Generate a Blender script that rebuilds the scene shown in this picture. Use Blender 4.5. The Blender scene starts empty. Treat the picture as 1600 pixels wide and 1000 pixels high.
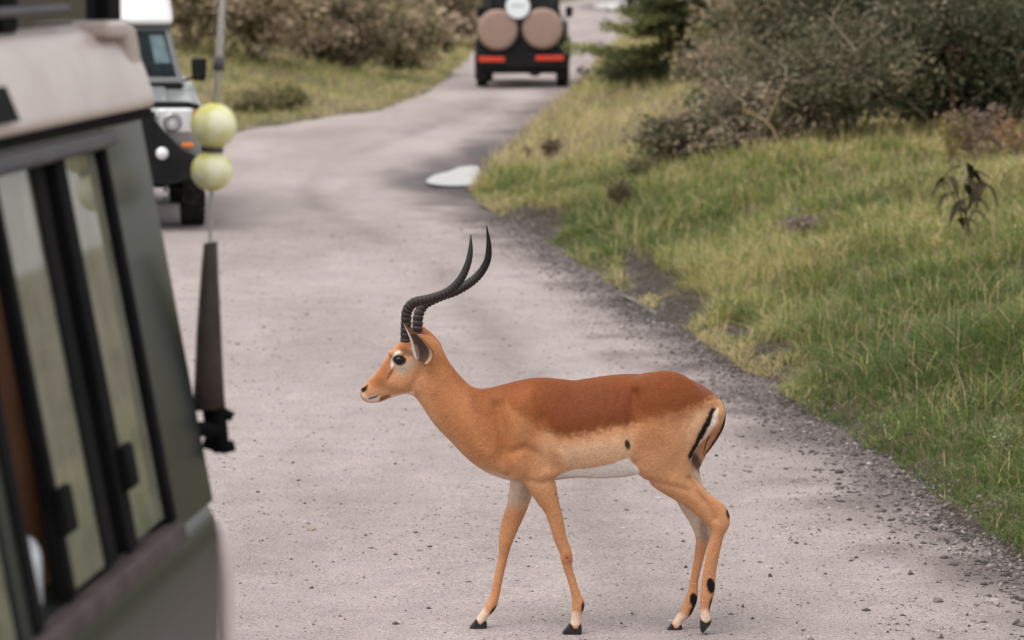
import bpy, bmesh, math, random
import numpy as np
from mathutils import Vector, Matrix

R = math.radians
rng = np.random.default_rng(7)
random.seed(7)
scene = bpy.context.scene
col = scene.collection

# ------------------------------------------------------------------ camera, sky, sun, exposure
FPX, CAM_H = 5267.0, 2.38
PITCH = math.atan(560 / FPX)
cam_d = bpy.data.cameras.new('camera')
cam = bpy.data.objects.new('camera', cam_d)
col.objects.link(cam)
cam.location = (0, 0, CAM_H)
cam.rotation_euler = (R(90) - PITCH, 0, 0)
cam_d.sensor_width = 36
cam_d.lens = 36 * FPX / 1600
cam_d.clip_start, cam_d.clip_end = 0.1, 3000
cam_d.dof.use_dof = True
cam_d.dof.focus_distance = 11.85
cam_d.dof.aperture_fstop = 4.5
scene.camera = cam

SUN_EL, SUN_AZ = R(66), R(225)          # high, veiled by cloud, behind the camera's left shoulder
world = bpy.data.worlds.new('World')
scene.world = world
world.use_nodes = True
wn, wl = world.node_tree.nodes, world.node_tree.links
wn.clear()
sky = wn.new('ShaderNodeTexSky')
sky.sky_type = 'NISHITA'
sky.sun_disc = False
sky.sun_elevation, sky.sun_rotation = SUN_EL, SUN_AZ
sky.air_density, sky.dust_density, sky.ozone_density = 1.0, 4.0, 1.0
hsv = wn.new('ShaderNodeHueSaturation')          # veiled sky: the cloud takes most of the blue away
hsv.inputs['Saturation'].default_value = 0.25
bg = wn.new('ShaderNodeBackground')
bg.inputs['Strength'].default_value = 0.15
wo = wn.new('ShaderNodeOutputWorld')
wl.new(sky.outputs[0], hsv.inputs['Color'])
cloud = wn.new('ShaderNodeMix')                      # an even layer of bright cloud over the sky
cloud.data_type = 'RGBA'
cloud.inputs['Factor'].default_value = 0.6
cloud.inputs['B'].default_value = (4.7, 4.6, 4.5, 1)
wl.new(hsv.outputs[0], cloud.inputs['A'])
wl.new(cloud.outputs['Result'], bg.inputs['Color'])
wl.new(bg.outputs[0], wo.inputs['Surface'])

sun_d = bpy.data.lights.new('sun', 'SUN')
sun_d.energy = 1.0
sun_d.angle = R(36)
sun_d.color = (1.0, 0.95, 0.88)
sun = bpy.data.objects.new('sun', sun_d)
col.objects.link(sun)
sdir = Vector((math.sin(SUN_AZ) * math.cos(SUN_EL), math.cos(SUN_AZ) * math.cos(SUN_EL), math.sin(SUN_EL)))
sun.rotation_euler = sdir.to_track_quat('Z', 'Y').to_euler()

vs = scene.view_settings
vs.view_transform = 'Standard'
vs.look = 'None'
vs.exposure = 0.88
vs.gamma = 1
vs.use_curve_mapping = False


# ------------------------------------------------------------------ helpers
def S(r, g, b):
    def f(c):
        c /= 255
        return c / 12.92 if c <= .04045 else ((c + .055) / 1.055) ** 2.4
    return (f(r), f(g), f(b))


def ray(px, py):
    dx, dz = (px - 800) / FPX, -(py - 500) / FPX
    c, s = math.cos(PITCH), math.sin(PITCH)
    return Vector((dx, c + dz * s, -s + dz * c))


def ground_at(px, py, z=0.0):
    d = ray(px, py)
    return Vector((0, 0, CAM_H)) + d * ((z - CAM_H) / d.z)


def at_depth(px, py, Y):
    d = ray(px, py)
    return Vector((0, 0, CAM_H)) + d * (Y / d.y)


def _hash(ix, iy, seed):
    n = (ix.astype(np.int64) * 374761393 + iy.astype(np.int64) * 668265263 + seed * 1274126177) & 0x7fffffff
    n = ((n ^ (n >> 13)) * 1274126177) & 0x7fffffff
    return ((n ^ (n >> 16)) & 0xffff) / 65535.0


def vnoise(x, y, sc=1.0, seed=0):
    x = np.asarray(x, float) / sc
    y = np.asarray(y, float) / sc
    ix, iy = np.floor(x), np.floor(y)
    fx, fy = x - ix, y - iy
    fx, fy = fx * fx * (3 - 2 * fx), fy * fy * (3 - 2 * fy)
    a, b = _hash(ix, iy, seed), _hash(ix + 1, iy, seed)
    c, d = _hash(ix, iy + 1, seed), _hash(ix + 1, iy + 1, seed)
    return (a * (1 - fx) + b * fx) * (1 - fy) + (c * (1 - fx) + d * fx) * fy


def sstep(a, b, x):
    t = np.clip((x - a) / (b - a), 0, 1)
    return t * t * (3 - 2 * t)


def tag(o, label=None, cat=None, group=None, kind=None):
    if label: o['label'] = label
    if cat: o['category'] = cat
    if group: o['group'] = group
    if kind: o['kind'] = kind
    return o


def empty(name, loc=(0, 0, 0), rz=0.0):
    o = bpy.data.objects.new(name, None)
    col.objects.link(o)
    o.location = loc
    o.rotation_euler = (0, 0, rz)
    o.empty_display_size = .1
    return o


def link_mesh(name, me, mat=None, parent=None):
    o = bpy.data.objects.new(name, me)
    col.objects.link(o)
    if mat is not None: me.materials.append(mat)
    if parent is not None: o.parent = parent
    return o


def np_mesh(name, V, faces_by_n, colors=None, attrs=None, smooth=False):
    """V (n,3); faces_by_n list of index arrays (m,k)."""
    me = bpy.data.meshes.new(name)
    V = np.ascontiguousarray(V, np.float32)
    me.vertices.add(len(V))
    me.vertices.foreach_set('co', V.ravel())
    loops = np.concatenate([f.ravel() for f in faces_by_n]).astype(np.int32)
    sizes = np.concatenate([np.full(len(f), f.shape[1], np.int32) for f in faces_by_n])
    starts = np.concatenate([[0], np.cumsum(sizes)[:-1]]).astype(np.int32)
    me.loops.add(len(loops))
    me.loops.foreach_set('vertex_index', loops)
    me.polygons.add(len(sizes))
    me.polygons.foreach_set('loop_start', starts)
    if smooth: me.polygons.foreach_set('use_smooth', np.ones(len(sizes), bool))
    me.update(calc_edges=True)
    if colors is not None:
        a = me.color_attributes.new('col', 'FLOAT_COLOR', 'POINT')
        c = np.ones((len(V), 4), np.float32)
        c[:, :3] = colors
        a.data.foreach_set('color', c.ravel())
    for k, v in (attrs or {}).items():
        a = me.attributes.new(k, 'FLOAT', 'POINT')
        a.data.foreach_set('value', np.ascontiguousarray(v, np.float32))
    return me


class MB:
    """collects pieces of ONE part"""
    def __init__(s):
        s.v, s.f = [], []

    def add(s, verts, faces):
        o = len(s.v)
        s.v += [tuple(p) for p in verts]
        s.f += [tuple(i + o for i in f) for f in faces]
        return s

    def hexa(s, p):
        return s.add(p, [(3, 2, 1, 0), (4, 5, 6, 7), (0, 1, 5, 4), (1, 2, 6, 5), (2, 3, 7, 6), (3, 0, 4, 7)])

    def box(s, x0, x1, y0, y1, z0, z1):
        return s.hexa([(x0, y0, z0), (x1, y0, z0), (x1, y1, z0), (x0, y1, z0), (x0, y0, z1), (x1, y0, z1), (x1, y1, z1), (x0, y1, z1)])

    def slab(s, quad, th):
        """quad of four points, thickened along its normal by th (outwards)"""
        q = [Vector(p) for p in quad]
        n = (q[1] - q[0]).cross(q[3] - q[0]).normalized() * th
        return s.hexa([tuple(p) for p in q] + [tuple(p + n) for p in q])

    def prism(s, poly, a0, a1, axis='x'):
        n = len(poly)
        def P(p, a):
            return (a, p[0], p[1]) if axis == 'x' else ((p[0], a, p[1]) if axis == 'y' else (p[0], p[1], a))
        vs_ = [P(p, a0) for p in poly] + [P(p, a1) for p in poly]
        fs = [tuple(range(n - 1, -1, -1)), tuple(range(n, 2 * n))]
        fs += [(i, (i + 1) % n, n + (i + 1) % n, n + i) for i in range(n)]
        return s.add(vs_, fs)

    def tube(s, pts, radii, n=8, cap=True):
        pts = [Vector(p) for p in pts]
        if not hasattr(radii, '__len__'): radii = [radii] * len(pts)
        rings, ref = [], None
        for i, p in enumerate(pts):
            d = (pts[min(i + 1, len(pts) - 1)] - pts[max(i - 1, 0)]).normalized()
            if ref is None:
                ref = d.orthogonal().normalized()
            ref = (ref - d * ref.dot(d))
            ref = ref.normalized() if ref.length > 1e-6 else d.orthogonal().normalized()
            b = d.cross(ref)
            rings.append([p + (ref * math.cos(2 * math.pi * k / n) + b * math.sin(2 * math.pi * k / n)) * radii[i] for k in range(n)])
        vs_ = [tuple(q) for r_ in rings for q in r_]
        fs = []
        for i in range(len(pts) - 1):
            for k in range(n):
                a, b = i * n + k, i * n + (k + 1) % n
                fs.append((a, b, b + n, a + n))
        if cap:
            fs.append(tuple(range(n - 1, -1, -1)))
            m = (len(pts) - 1) * n
            fs.append(tuple(range(m, m + n)))
        return s.add(vs_, fs)

    def lathe(s, prof, n=32, axis='x', c=(0, 0, 0)):
        """prof: list of (a, r) closed or ended at r=0, turned round the axis"""
        vs_, fs = [], []
        for a, r in prof:
            for k in range(n):
                t = 2 * math.pi * k / n
                u, w = r * math.cos(t), r * math.sin(t)
                if axis == 'x': p = (c[0] + a, c[1] + u, c[2] + w)
                elif axis == 'y': p = (c[0] + w, c[1] + a, c[2] + u)
                else: p = (c[0] + u, c[1] + w, c[2] + a)
                vs_.append(p)
        for i in range(len(prof) - 1):
            for k in range(n):
                a, b = i * n + k, i * n + (k + 1) % n
                fs.append((a, b, b + n, a + n))
        return s.add(vs_, fs)

    def build(s, name, mat, parent=None, bevel=0.0, seg=2, smooth=False, M=None):
        me = bpy.data.meshes.new(name)
        me.from_pydata(s.v, [], s.f)
        bm = bmesh.new()
        bm.from_mesh(me)
        bmesh.ops.recalc_face_normals(bm, faces=bm.faces)
        if M is not None: bm.transform(M)
        bm.to_mesh(me)
        bm.free()
        o = link_mesh(name, me, mat, parent)
        if smooth: me.polygons.foreach_set('use_smooth', [True] * len(me.polygons))
        if bevel:
            m = o.modifiers.new('bevel', 'BEVEL')
            m.width, m.segments, m.limit_method, m.angle_limit = bevel, seg, 'ANGLE', R(35)
            me.polygons.foreach_set('use_smooth', [True] * len(me.polygons))
            w = o.modifiers.new('wn', 'WEIGHTED_NORMAL')
            w.keep_sharp = True
        return o


# ------------------------------------------------------------------ materials
def new_mat(name):
    m = bpy.data.materials.new(name)
    m.use_nodes = True
    nt = m.node_tree
    return m, nt.nodes, nt.links, nt.nodes['Principled BSDF']


def paint(name, c, rough=.45, dirt=None, dirt_amt=.35, dirt_scale=6.0, metal=0.0, spec=.5, bump=0.0, bscale=80):
    m, n, l, p = new_mat(name)
    p.inputs['Roughness'].default_value = rough
    p.inputs['Metallic'].default_value = metal
    p.inputs['Specular IOR Level'].default_value = spec
    tc = n.new('ShaderNodeTexCoord')
    if dirt is None:
        dirt = tuple(min(1, x * .75 + .02) for x in c)
    no = n.new('ShaderNodeTexNoise')
    no.inputs['Scale'].default_value = dirt_scale
    no.inputs['Detail'].default_value = 6
    no.inputs['Roughness'].default_value = .65
    ra = n.new('ShaderNodeValToRGB')
    ra.color_ramp.elements[0].position, ra.color_ramp.elements[1].position = .38, .72
    ra.color_ramp.elements[0].color = (0, 0, 0, 1)
    ra.color_ramp.elements[1].color = (dirt_amt,) * 3 + (1,)
    mx = n.new('ShaderNodeMix')
    mx.data_type = 'RGBA'
    mx.inputs['A'].default_value = (*c, 1)
    mx.inputs['B'].default_value = (*dirt, 1)
    l.new(tc.outputs['Object'], no.inputs['Vector'])
    l.new(no.outputs['Fac'], ra.inputs['Fac'])
    l.new(ra.outputs['Color'], mx.inputs['Factor'])
    l.new(mx.outputs['Result'], p.inputs['Base Color'])
    if bump:
        n2 = n.new('ShaderNodeTexNoise')
        n2.inputs['Scale'].default_value = bscale
        n2.inputs['Detail'].default_value = 4
        b = n.new('ShaderNodeBump')
        b.inputs['Strength'].default_value = bump
        b.inputs['Distance'].default_value = .01
        l.new(tc.outputs['Object'], n2.inputs['Vector'])
        l.new(n2.outputs['Fac'], b.inputs['Height'])
        l.new(b.outputs['Normal'], p.inputs['Normal'])
    return m


def leaf_mat(name, trans=.35, rough=.6):
    m, n, l, p = new_mat(name)
    a = n.new('ShaderNodeAttribute')
    a.attribute_name = 'col'
    p.inputs['Roughness'].default_value = rough
    p.inputs['Specular IOR Level'].default_value = .25
    l.new(a.outputs['Color'], p.inputs['Base Color'])
    t = n.new('ShaderNodeBsdfTranslucent')
    l.new(a.outputs['Color'], t.inputs['Color'])
    mx = n.new('ShaderNodeMixShader')
    mx.inputs['Fac'].default_value = trans
    l.new(p.outputs[0], mx.inputs[1])
    l.new(t.outputs[0], mx.inputs[2])
    l.new(mx.outputs[0], n['Material Output'].inputs['Surface'])
    return m


def glass_mat(name, tint, dust, dust_amt, ior=1.5):
    """dusty tinted pane: reflection by Fresnel over a mix of see-through and dust"""
    m, n, l, p = new_mat(name)
    n.remove(p)
    tr = n.new('ShaderNodeBsdfTransparent')
    tr.inputs['Color'].default_value = (*tint, 1)
    di = n.new('ShaderNodeBsdfDiffuse')
    di.inputs['Color'].default_value = (*dust, 1)
    gl = n.new('ShaderNodeBsdfGlossy')
    gl.inputs['Roughness'].default_value = .04
    fr = n.new('ShaderNodeFresnel')
    fr.inputs['IOR'].default_value = ior
    tc = n.new('ShaderNodeTexCoord')
    no = n.new('ShaderNodeTexNoise')
    no.inputs['Scale'].default_value = 9
    no.inputs['Detail'].default_value = 5
    mr = n.new('ShaderNodeMapRange')
    mr.inputs['From Min'].default_value, mr.inputs['From Max'].default_value = .3, .75
    mr.inputs['To Min'].default_value, mr.inputs['To Max'].default_value = dust_amt * .75, min(1, dust_amt * 1.3)
    a = n.new('ShaderNodeMixShader')
    b = n.new('ShaderNodeMixShader')
    l.new(tc.outputs['Object'], no.inputs['Vector'])
    l.new(no.outputs['Fac'], mr.inputs['Value'])
    l.new(mr.outputs['Result'], a.inputs['Fac'])
    l.new(tr.outputs[0], a.inputs[1])
    l.new(di.outputs[0], a.inputs[2])
    l.new(fr.outputs[0], b.inputs['Fac'])
    l.new(a.outputs[0], b.inputs[1])
    l.new(gl.outputs[0], b.inputs[2])
    l.new(b.outputs[0], n['Material Output'].inputs['Surface'])
    return m


MT = {}
MT['black'] = paint('black_plastic', (.006, .006, .007), .5, (.022, .02, .018), .4, spec=.18)
MT['seal'] = paint('black_seal', (.006, .006, .0065), .85, (.018, .016, .015), .4, spec=.05)
MT['rubber'] = paint('rubber', (.012, .011, .011), .85, (.075, .06, .055), .6, 14, spec=.15, bump=.3, bscale=60)
MT['steel'] = paint('steel', (.35, .35, .36), .35, (.25, .22, .2), .4, metal=.8)
MT['white'] = paint('white_paint', (.80, .80, .79), .35, (.55, .5, .46), .35)
MT['silver'] = paint('silver_paint', (.27, .285, .295), .3, (.20, .19, .18), .5, metal=.35)
MT['dark_green'] = paint('dark_green_paint', (.008, .010, .010), .4, (.028, .026, .024), .35, spec=.22)
MT['olive'] = paint('olive_paint', (.016, .022, .019), .3, (.033, .038, .030), .4, 5, spec=.2)
MT['cream'] = paint('cream_fibreglass', (.50, .42, .395), .35, (.36, .28, .24), .6, 5)
MT['tan_cover'] = paint('tan_canvas', (.31, .21, .165), .8, (.22, .155, .125), .6, 7, bump=.2, bscale=40)
MT['red_lens'] = paint('red_lens', (.62, .045, .02), .25, (.35, .06, .04), .3, 20)
MT['orange_lens'] = paint('orange_lens', (.7, .2, .03), .25)
MT['seat'] = paint('brown_leather', (.46, .21, .11), .5, (.30, .13, .07), .6, 8)
MT['canvas'] = paint('brown_canvas', (.042, .031, .027), .8, (.085, .064, .056), .6, 10, spec=.15, bump=.3)
MT['sill'] = paint('dusty_rail', (.06, .048, .047), .7, (.13, .10, .095), .6, 10, spec=.1)
MT['gutter'] = paint('grey_rail', (.085, .08, .09), .6, (.13, .12, .12), .5, 8, spec=.15)
MT['pale'] = paint('pale_plastic', (.62, .53, .51), .5, (.5, .42, .4), .5)
MT['paper'] = paint('paper', (.75, .8, .8), .7)
MT['disc'] = paint('white_disc', (.78, .83, .86), .4, (.7, .73, .75), .3)
MT['greymark'] = paint('grey_lettering', (.32, .35, .38), .6)
MT['lamp'] = paint('headlamp_glass', (.80, .82, .84), .1, (.35, .37, .39), .45, 16, metal=.3)
MT['seam'] = paint('ball_seam', (.62, .60, .42), .9)
MT['frame_grey'] = paint('frame_grey', (.10, .105, .11), .4, (.06, .06, .06), .5)
MT['aerial'] = paint('grey_aerial', (.42, .39, .37), .5, (.3, .28, .26), .4)
MT['interior'] = paint('dark_interior', (.012, .012, .013), .9, spec=.1)
MT['cloth'] = paint('white_cloth', (.72, .76, .8), .85, (.5, .54, .6), .4, 12, bump=.4, bscale=25)
MT['glass'] = glass_mat('windscreen_glass', (.84, .90, .92), (.018, .030, .036), .25, ior=1.22)
MT['glass_dark'] = glass_mat('dark_glass', (.3, .34, .36), (.03, .033, .035), .5)
MT['glass_dusty'] = glass_mat('dusty_glass', (.6, .62, .55), (.25, .245, .19), .80)
MT['leaf'] = leaf_mat('leaves')
MT['grass'] = leaf_mat('grass_blades', .45, .5)
MT['bark'] = paint('bark', (.055, .042, .034), .9, (.10, .08, .065), .7, 20, bump=.8, bscale=30)
MT['twig'] = paint('dry_twig', (.25, .20, .145), .9, (.13, .10, .075), .6, 30)
MT['red_bark'] = paint('red_bark', (.11, .05, .03), .85, (.06, .035, .025), .6, 15, bump=.5)
MT['yellow_bark'] = paint('yellow_bark', (.30, .23, .10), .8, (.16, .12, .06), .5, 20)

# ------------------------------------------------------------------ the lie of the land
RE = [(1600, 870), (1460, 775), (1330, 690), (1200, 605), (1110, 545), (1060, 510), (1000, 475), (930, 430), (870, 392),
      (800, 350), (745, 315), (735, 297), (757, 265), (800, 225), (835, 190), (870, 162), (892, 143), (915, 115), (940, 85),
      (965, 62), (995, 40), (1022, 20), (1060, 5)]
re_ = [(3.9, 1.0), (3.1, 6.5)] + [tuple(ground_at(*p)[:2]) for p in RE] + [(18, 260), (60, 420), (140, 700), (260, 1100)]
LE = [(370, 205), (500, 185), (600, 170), (655, 150), (695, 125), (722, 100), (745, 75), (775, 45), (800, 20)]
le_ = [(-4.6, 1.0), (-4.8, 12), (-5.3, 24), (-5.6, 34), (-5.0, 41)] + [tuple(ground_at(*p)[:2]) for p in LE] + [(8, 260), (48, 420), (125, 700), (240, 1100)]
re_y, re_x = np.array([p[1] for p in re_]), np.array([p[0] for p in re_])
le_y, le_x = np.array([p[1] for p in le_]), np.array([p[0] for p in le_])
o1, o2 = np.argsort(re_y), np.argsort(le_y)
re_y, re_x, le_y, le_x = re_y[o1], re_x[o1], le_y[o2], le_x[o2]


def x_right(y): return np.interp(y, re_y, re_x)
def x_left(y): return np.interp(y, le_y, le_x)


def edge_d(x, y):
    """metres outside the road: (right, left), negative inside"""
    wob = (vnoise(x * 0 + 3, y, .55, 5) - .5) * .22 + (vnoise(x, y, .16, 6) - .5) * .10
    return x - x_right(y) + wob, x_left(y) - x + wob


def bank_h(x, y):
    dr, dl = edge_d(x, y)
    far = sstep(150, 60, y)
    hr = .07 * sstep(0, .25, dr) + .50 * sstep(.1, 3.0, dr) + .05 * np.clip(dr - 2.5, 0, 12)
    hl = .07 * sstep(0, .3, dl) + 1.15 * sstep(.2, 7.0, dl) + .04 * np.clip(dl - 6, 0, 20)
    h = np.where(dr > 0, hr * (.25 + .75 * far), np.where(dl > 0, hl * (.35 + .65 * far), 0.0))
    out = np.maximum(dr, dl)
    lump = (vnoise(x, y, 1.7, 1) - .5) * .22 + (vnoise(x, y, .6, 2) - .5) * .09 + (vnoise(x, y, .2, 3) - .5) * .03
    return h + lump * sstep(0, 1.2, out) - .035 * sstep(.08, -.25, out)


def ground_z(x, y):
    return bank_h(np.asarray(x, float), np.asarray(y, float))


def grid_mesh(name, X, Y, Z, mat, attrs=None):
    ny, nx = X.shape
    V = np.stack([X, Y, Z], -1).reshape(-1, 3)
    i = (np.arange(ny - 1)[:, None] * nx + np.arange(nx - 1)[None, :]).ravel()
    F = np.stack([i, i + 1, i + nx + 1, i + nx], 1)
    me = np_mesh(name, V, [F], attrs={k: v.ravel() for k, v in (attrs or {}).items()}, smooth=True)
    return link_mesh(name, me, mat)


# puddle outlines: the large one is a pool in the bend, the small one lies under the dark bank
PUD1 = [(667, 286), (669, 280), (682, 273), (700, 269), (718, 262), (735, 260), (747, 261), (750, 270), (749, 283), (742, 289), (715, 291), (685, 290)]
PUD2 = [(970, 461), (982, 464), (996, 469), (1010, 474), (1026, 483), (1042, 493), (1038, 497), (1022, 492), (1006, 482), (986, 471)]
PUD3 = [(925, 9), (945, 4), (975, 1), (1010, -3), (1040, -6), (1030, 8), (1000, 13), (960, 16)]
PUDS = [[ground_at(*p)[:2] for p in q] for q in (PUD1, PUD2, PUD3)]


def poly_sd(px, py, poly):
    """signed distance (inside negative) to a polygon"""
    px, py = np.asarray(px, float), np.asarray(py, float)
    d = np.full(px.shape, 1e9)
    ins = np.zeros(px.shape, bool)
    n = len(poly)
    for i in range(n):
        ax, ay = poly[i]
        bx, by = poly[(i + 1) % n]
        ex, ey = bx - ax, by - ay
        t = np.clip(((px - ax) * ex + (py - ay) * ey) / (ex * ex + ey * ey + 1e-12), 0, 1)
        d = np.minimum(d, np.hypot(px - ax - t * ex, py - ay - t * ey))
        if by != ay:
            c = ((ay > py) != (by > py)) & (px < (bx - ax) * (py - ay) / (by - ay) + ax)
            ins ^= c
    return np.where(ins, -d, d)


def wetness(x, y):
    w = np.zeros(np.shape(x))
    s1 = (np.asarray(y) - 36.5)
    for poly, rad in zip(PUDS, (1.7, .5, 3.0)):
        # stretched along the road: mud lies farther before and behind the water than beside it
        cx, cy = np.mean([p[0] for p in poly]), np.mean([p[1] for p in poly])
        st = 3.2
        sd = poly_sd(x, cy + (np.asarray(y) - cy) / st, [(a, cy + (b - cy) / st) for a, b in poly])
        w = np.maximum(w, sstep(rad * .5, -.02, sd + (vnoise(x, np.asarray(y) / 3, .35, 31) - .5) * .5))
    for (px, py, sx, sy, k) in ((745, 240, .30, 3.0, 1.0), (690, 258, .35, 1.6, .9), (630, 272, .32, 1.0, .6), (770, 300, .5, 1.6, .5), (790, 330, .35, 2.0, .5)):
        c = ground_at(px, py)
        w = np.maximum(w, k * np.exp(-((x - c.x) / sx) ** 2 - ((y - c.y) / sy) ** 2))
    return np.clip(w * 1.15, 0, 1)


# ground
m, n, l, p = new_mat('soil_and_thatch')
tc = n.new('ShaderNodeTexCoord')
na = n.new('ShaderNodeTexNoise'); na.inputs['Scale'].default_value = .9; na.inputs['Detail'].default_value = 8
nb = n.new('ShaderNodeTexNoise'); nb.inputs['Scale'].default_value = 22; nb.inputs['Detail'].default_value = 6
ra = n.new('ShaderNodeValToRGB')
ra.color_ramp.elements[0].position, ra.color_ramp.elements[0].color = .35, (.105, .088, .045, 1)
ra.color_ramp.elements[1].position, ra.color_ramp.elements[1].color = .68, (.23, .185, .105, 1)
rb = n.new('ShaderNodeValToRGB')
rb.color_ramp.elements[0].position, rb.color_ramp.elements[0].color = .3, (.45, .45, .45, 1)
rb.color_ramp.elements[1].position, rb.color_ramp.elements[1].color = .7, (1.1, 1.1, 1.1, 1)
mx = n.new('ShaderNodeMix'); mx.data_type = 'RGBA'; mx.blend_type = 'MULTIPLY'; mx.inputs['Factor'].default_value = 1
at = n.new('ShaderNodeAttribute'); at.attribute_name = 'bare'
mz = n.new('ShaderNodeMix'); mz.data_type = 'RGBA'; mz.inputs['B'].default_value = (.052, .036, .025, 1)
bp = n.new('ShaderNodeBump'); bp.inputs['Strength'].default_value = 1.0; bp.inputs['Distance'].default_value = .06
for a, b in ((tc.outputs['Object'], na.inputs['Vector']), (tc.outputs['Object'], nb.inputs['Vector']), (na.outputs['Fac'], ra.inputs['Fac']),
             (nb.outputs['Fac'], rb.inputs['Fac']), (ra.outputs['Color'], mz.inputs['A']), (at.outputs['Fac'], mz.inputs['Factor']),
             (mz.outputs['Result'], mx.inputs['A']), (rb.outputs['Color'], mx.inputs['B']), (mx.outputs['Result'], p.inputs['Base Color']),
             (nb.outputs['Fac'], bp.inputs['Height']), (bp.outputs['Normal'], p.inputs['Normal'])):
    l.new(a, b)
p.inputs['Roughness'].default_value = .95
MT['soil'] = m

rows = np.unique(np.concatenate([np.arange(-6, 11, .5), np.arange(11, 34, .10), np.arange(34, 62, .22), np.arange(62, 120, .8), np.geomspace(120, 1100, 40)]))
offs_r = np.concatenate([np.arange(-.4, 1.6, .09), np.arange(1.6, 7, .22), np.geomspace(7, 700, 26)])
offs_l = np.concatenate([np.arange(-.4, 1.0, .14), np.arange(1.0, 14, .4), np.geomspace(14, 700, 26)])
Xr = x_right(rows)[:, None] + offs_r[None, :]
Xl = x_left(rows)[:, None] - offs_l[::-1][None, :]
tmid = np.linspace(0, 1, 8)[1:-1]
Xm = (x_left(rows) + .4)[:, None] * (1 - tmid) + (x_right(rows) - .4)[:, None] * tmid
GX = np.concatenate([Xl, Xm, Xr], 1)
GY = np.repeat(rows[:, None], GX.shape[1], 1)
GZ = ground_z(GX, GY)
dr_, dl_ = edge_d(GX, GY)


def bare_soil(x, y):
    """places where the bank is broken: dark earth showing"""
    dr, dl = edge_d(x, y)
    b = np.zeros(np.shape(x))
    for (px, py, sx, sy) in ((1022, 440, .17, 1.0), (1066, 482, .17, .8), (838, 348, .26, 1.6), (1000, 415, .14, 1.0), (1210, 555, .14, .35), (1160, 520, .10, .4)):
        c = ground_at(px, py, .06)
        b = np.maximum(b, np.exp(-((x - c.x) / sx) ** 2 - ((y - c.y) / sy) ** 2))
    b = b + (vnoise(x, y, .25, 12) - .5) * .5 * (b > .08)
    return np.clip(b * 1.4, 0, 1)


bare = np.maximum(bare_soil(GX, GY), sstep(.22, .02, dr_) * (dl_ < 0))
tag(grid_mesh('ground', GX, GY, GZ, MT['soil'], {'bare': bare}), kind='structure')

# road
m, n, l, p = new_mat('dusty_gravel')
tc = n.new('ShaderNodeTexCoord')
def noise(sc, det=6, ro=.6, stretch=None):
    t = n.new('ShaderNodeTexNoise')
    t.inputs['Scale'].default_value, t.inputs['Detail'].default_value, t.inputs['Roughness'].default_value = sc, det, ro
    if stretch:
        mp = n.new('ShaderNodeMapping')
        mp.inputs['Scale'].default_value = stretch
        l.new(tc.outputs['Object'], mp.inputs['Vector'])
        l.new(mp.outputs[0], t.inputs['Vector'])
    else:
        l.new(tc.outputs['Object'], t.inputs['Vector'])
    return t
def ramp(src, a, ca, b, cb):
    r_ = n.new('ShaderNodeValToRGB')
    r_.color_ramp.elements[0].position, r_.color_ramp.elements[0].color = a, (*ca, 1)
    r_.color_ramp.elements[1].position, r_.color_ramp.elements[1].color = b, (*cb, 1)
    l.new(src, r_.inputs['Fac'])
    return r_.outputs['Color']
def mixc(a, b, fac=None, mode='MIX', f=1.0):
    x_ = n.new('ShaderNodeMix'); x_.data_type = 'RGBA'; x_.blend_type = mode
    x_.inputs['Factor'].default_value = f
    for s_, k_ in ((a, 'A'), (b, 'B')):
        if isinstance(s_, tuple): x_.inputs[k_].default_value = (*s_, 1)
        else: l.new(s_, x_.inputs[k_])
    if fac is not None: l.new(fac, x_.inputs['Factor'])
    return x_.outputs['Result']
big = noise(.55, 5, .6, (1, .28, 1))
mid = noise(3.4, 8, .72)
fine = noise(70, 5, .75)
grit = noise(150, 3, .7)
c0 = ramp(big.outputs['Fac'], .34, (.285, .242, .238), .64, (.405, .352, .340))
c1 = mixc(c0, ramp(mid.outputs['Fac'], .30, (.83, .825, .835), .66, (1.05, 1.05, 1.04)), mode='MULTIPLY')
c2 = mixc(c1, ramp(fine.outputs['Fac'], .32, (.58, .565, .57), .60, (1.13, 1.13, 1.12)), mode='MULTIPLY')
c3 = mixc(c2, ramp(grit.outputs['Fac'], .34, (.22, .20, .20), .47, (1, 1, 1)), mode='MULTIPLY', f=.95)
av = n.new('ShaderNodeAttribute'); av.attribute_name = 'verge'
aw = n.new('ShaderNodeAttribute'); aw.attribute_name = 'wet'
c4 = mixc(c3, mixc(c3, (.36, .33, .33), mode='MULTIPLY'), fac=av.outputs['Fac'])
c5 = mixc(c4, mixc(c4, (.27, .24, .25), mode='MULTIPLY'), fac=aw.outputs['Fac'])
l.new(c5, p.inputs['Base Color'])
ro = n.new('ShaderNodeMapRange')
ro.inputs['To Min'].default_value, ro.inputs['To Max'].default_value = .95, .62
l.new(aw.outputs['Fac'], ro.inputs['Value'])
l.new(ro.outputs['Result'], p.inputs['Roughness'])
p.inputs['Specular IOR Level'].default_value = .3
b1 = n.new('ShaderNodeBump'); b1.inputs['Strength'].default_value = .22; b1.inputs['Distance'].default_value = .03
b2 = n.new('ShaderNodeBump'); b2.inputs['Strength'].default_value = .6; b2.inputs['Distance'].default_value = .006
l.new(mid.outputs['Fac'], b1.inputs['Height'])
l.new(fine.outputs['Fac'], b2.inputs['Height'])
l.new(b1.outputs['Normal'], b2.inputs['Normal'])
l.new(b2.outputs['Normal'], p.inputs['Normal'])
MT['road'] = m

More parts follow.
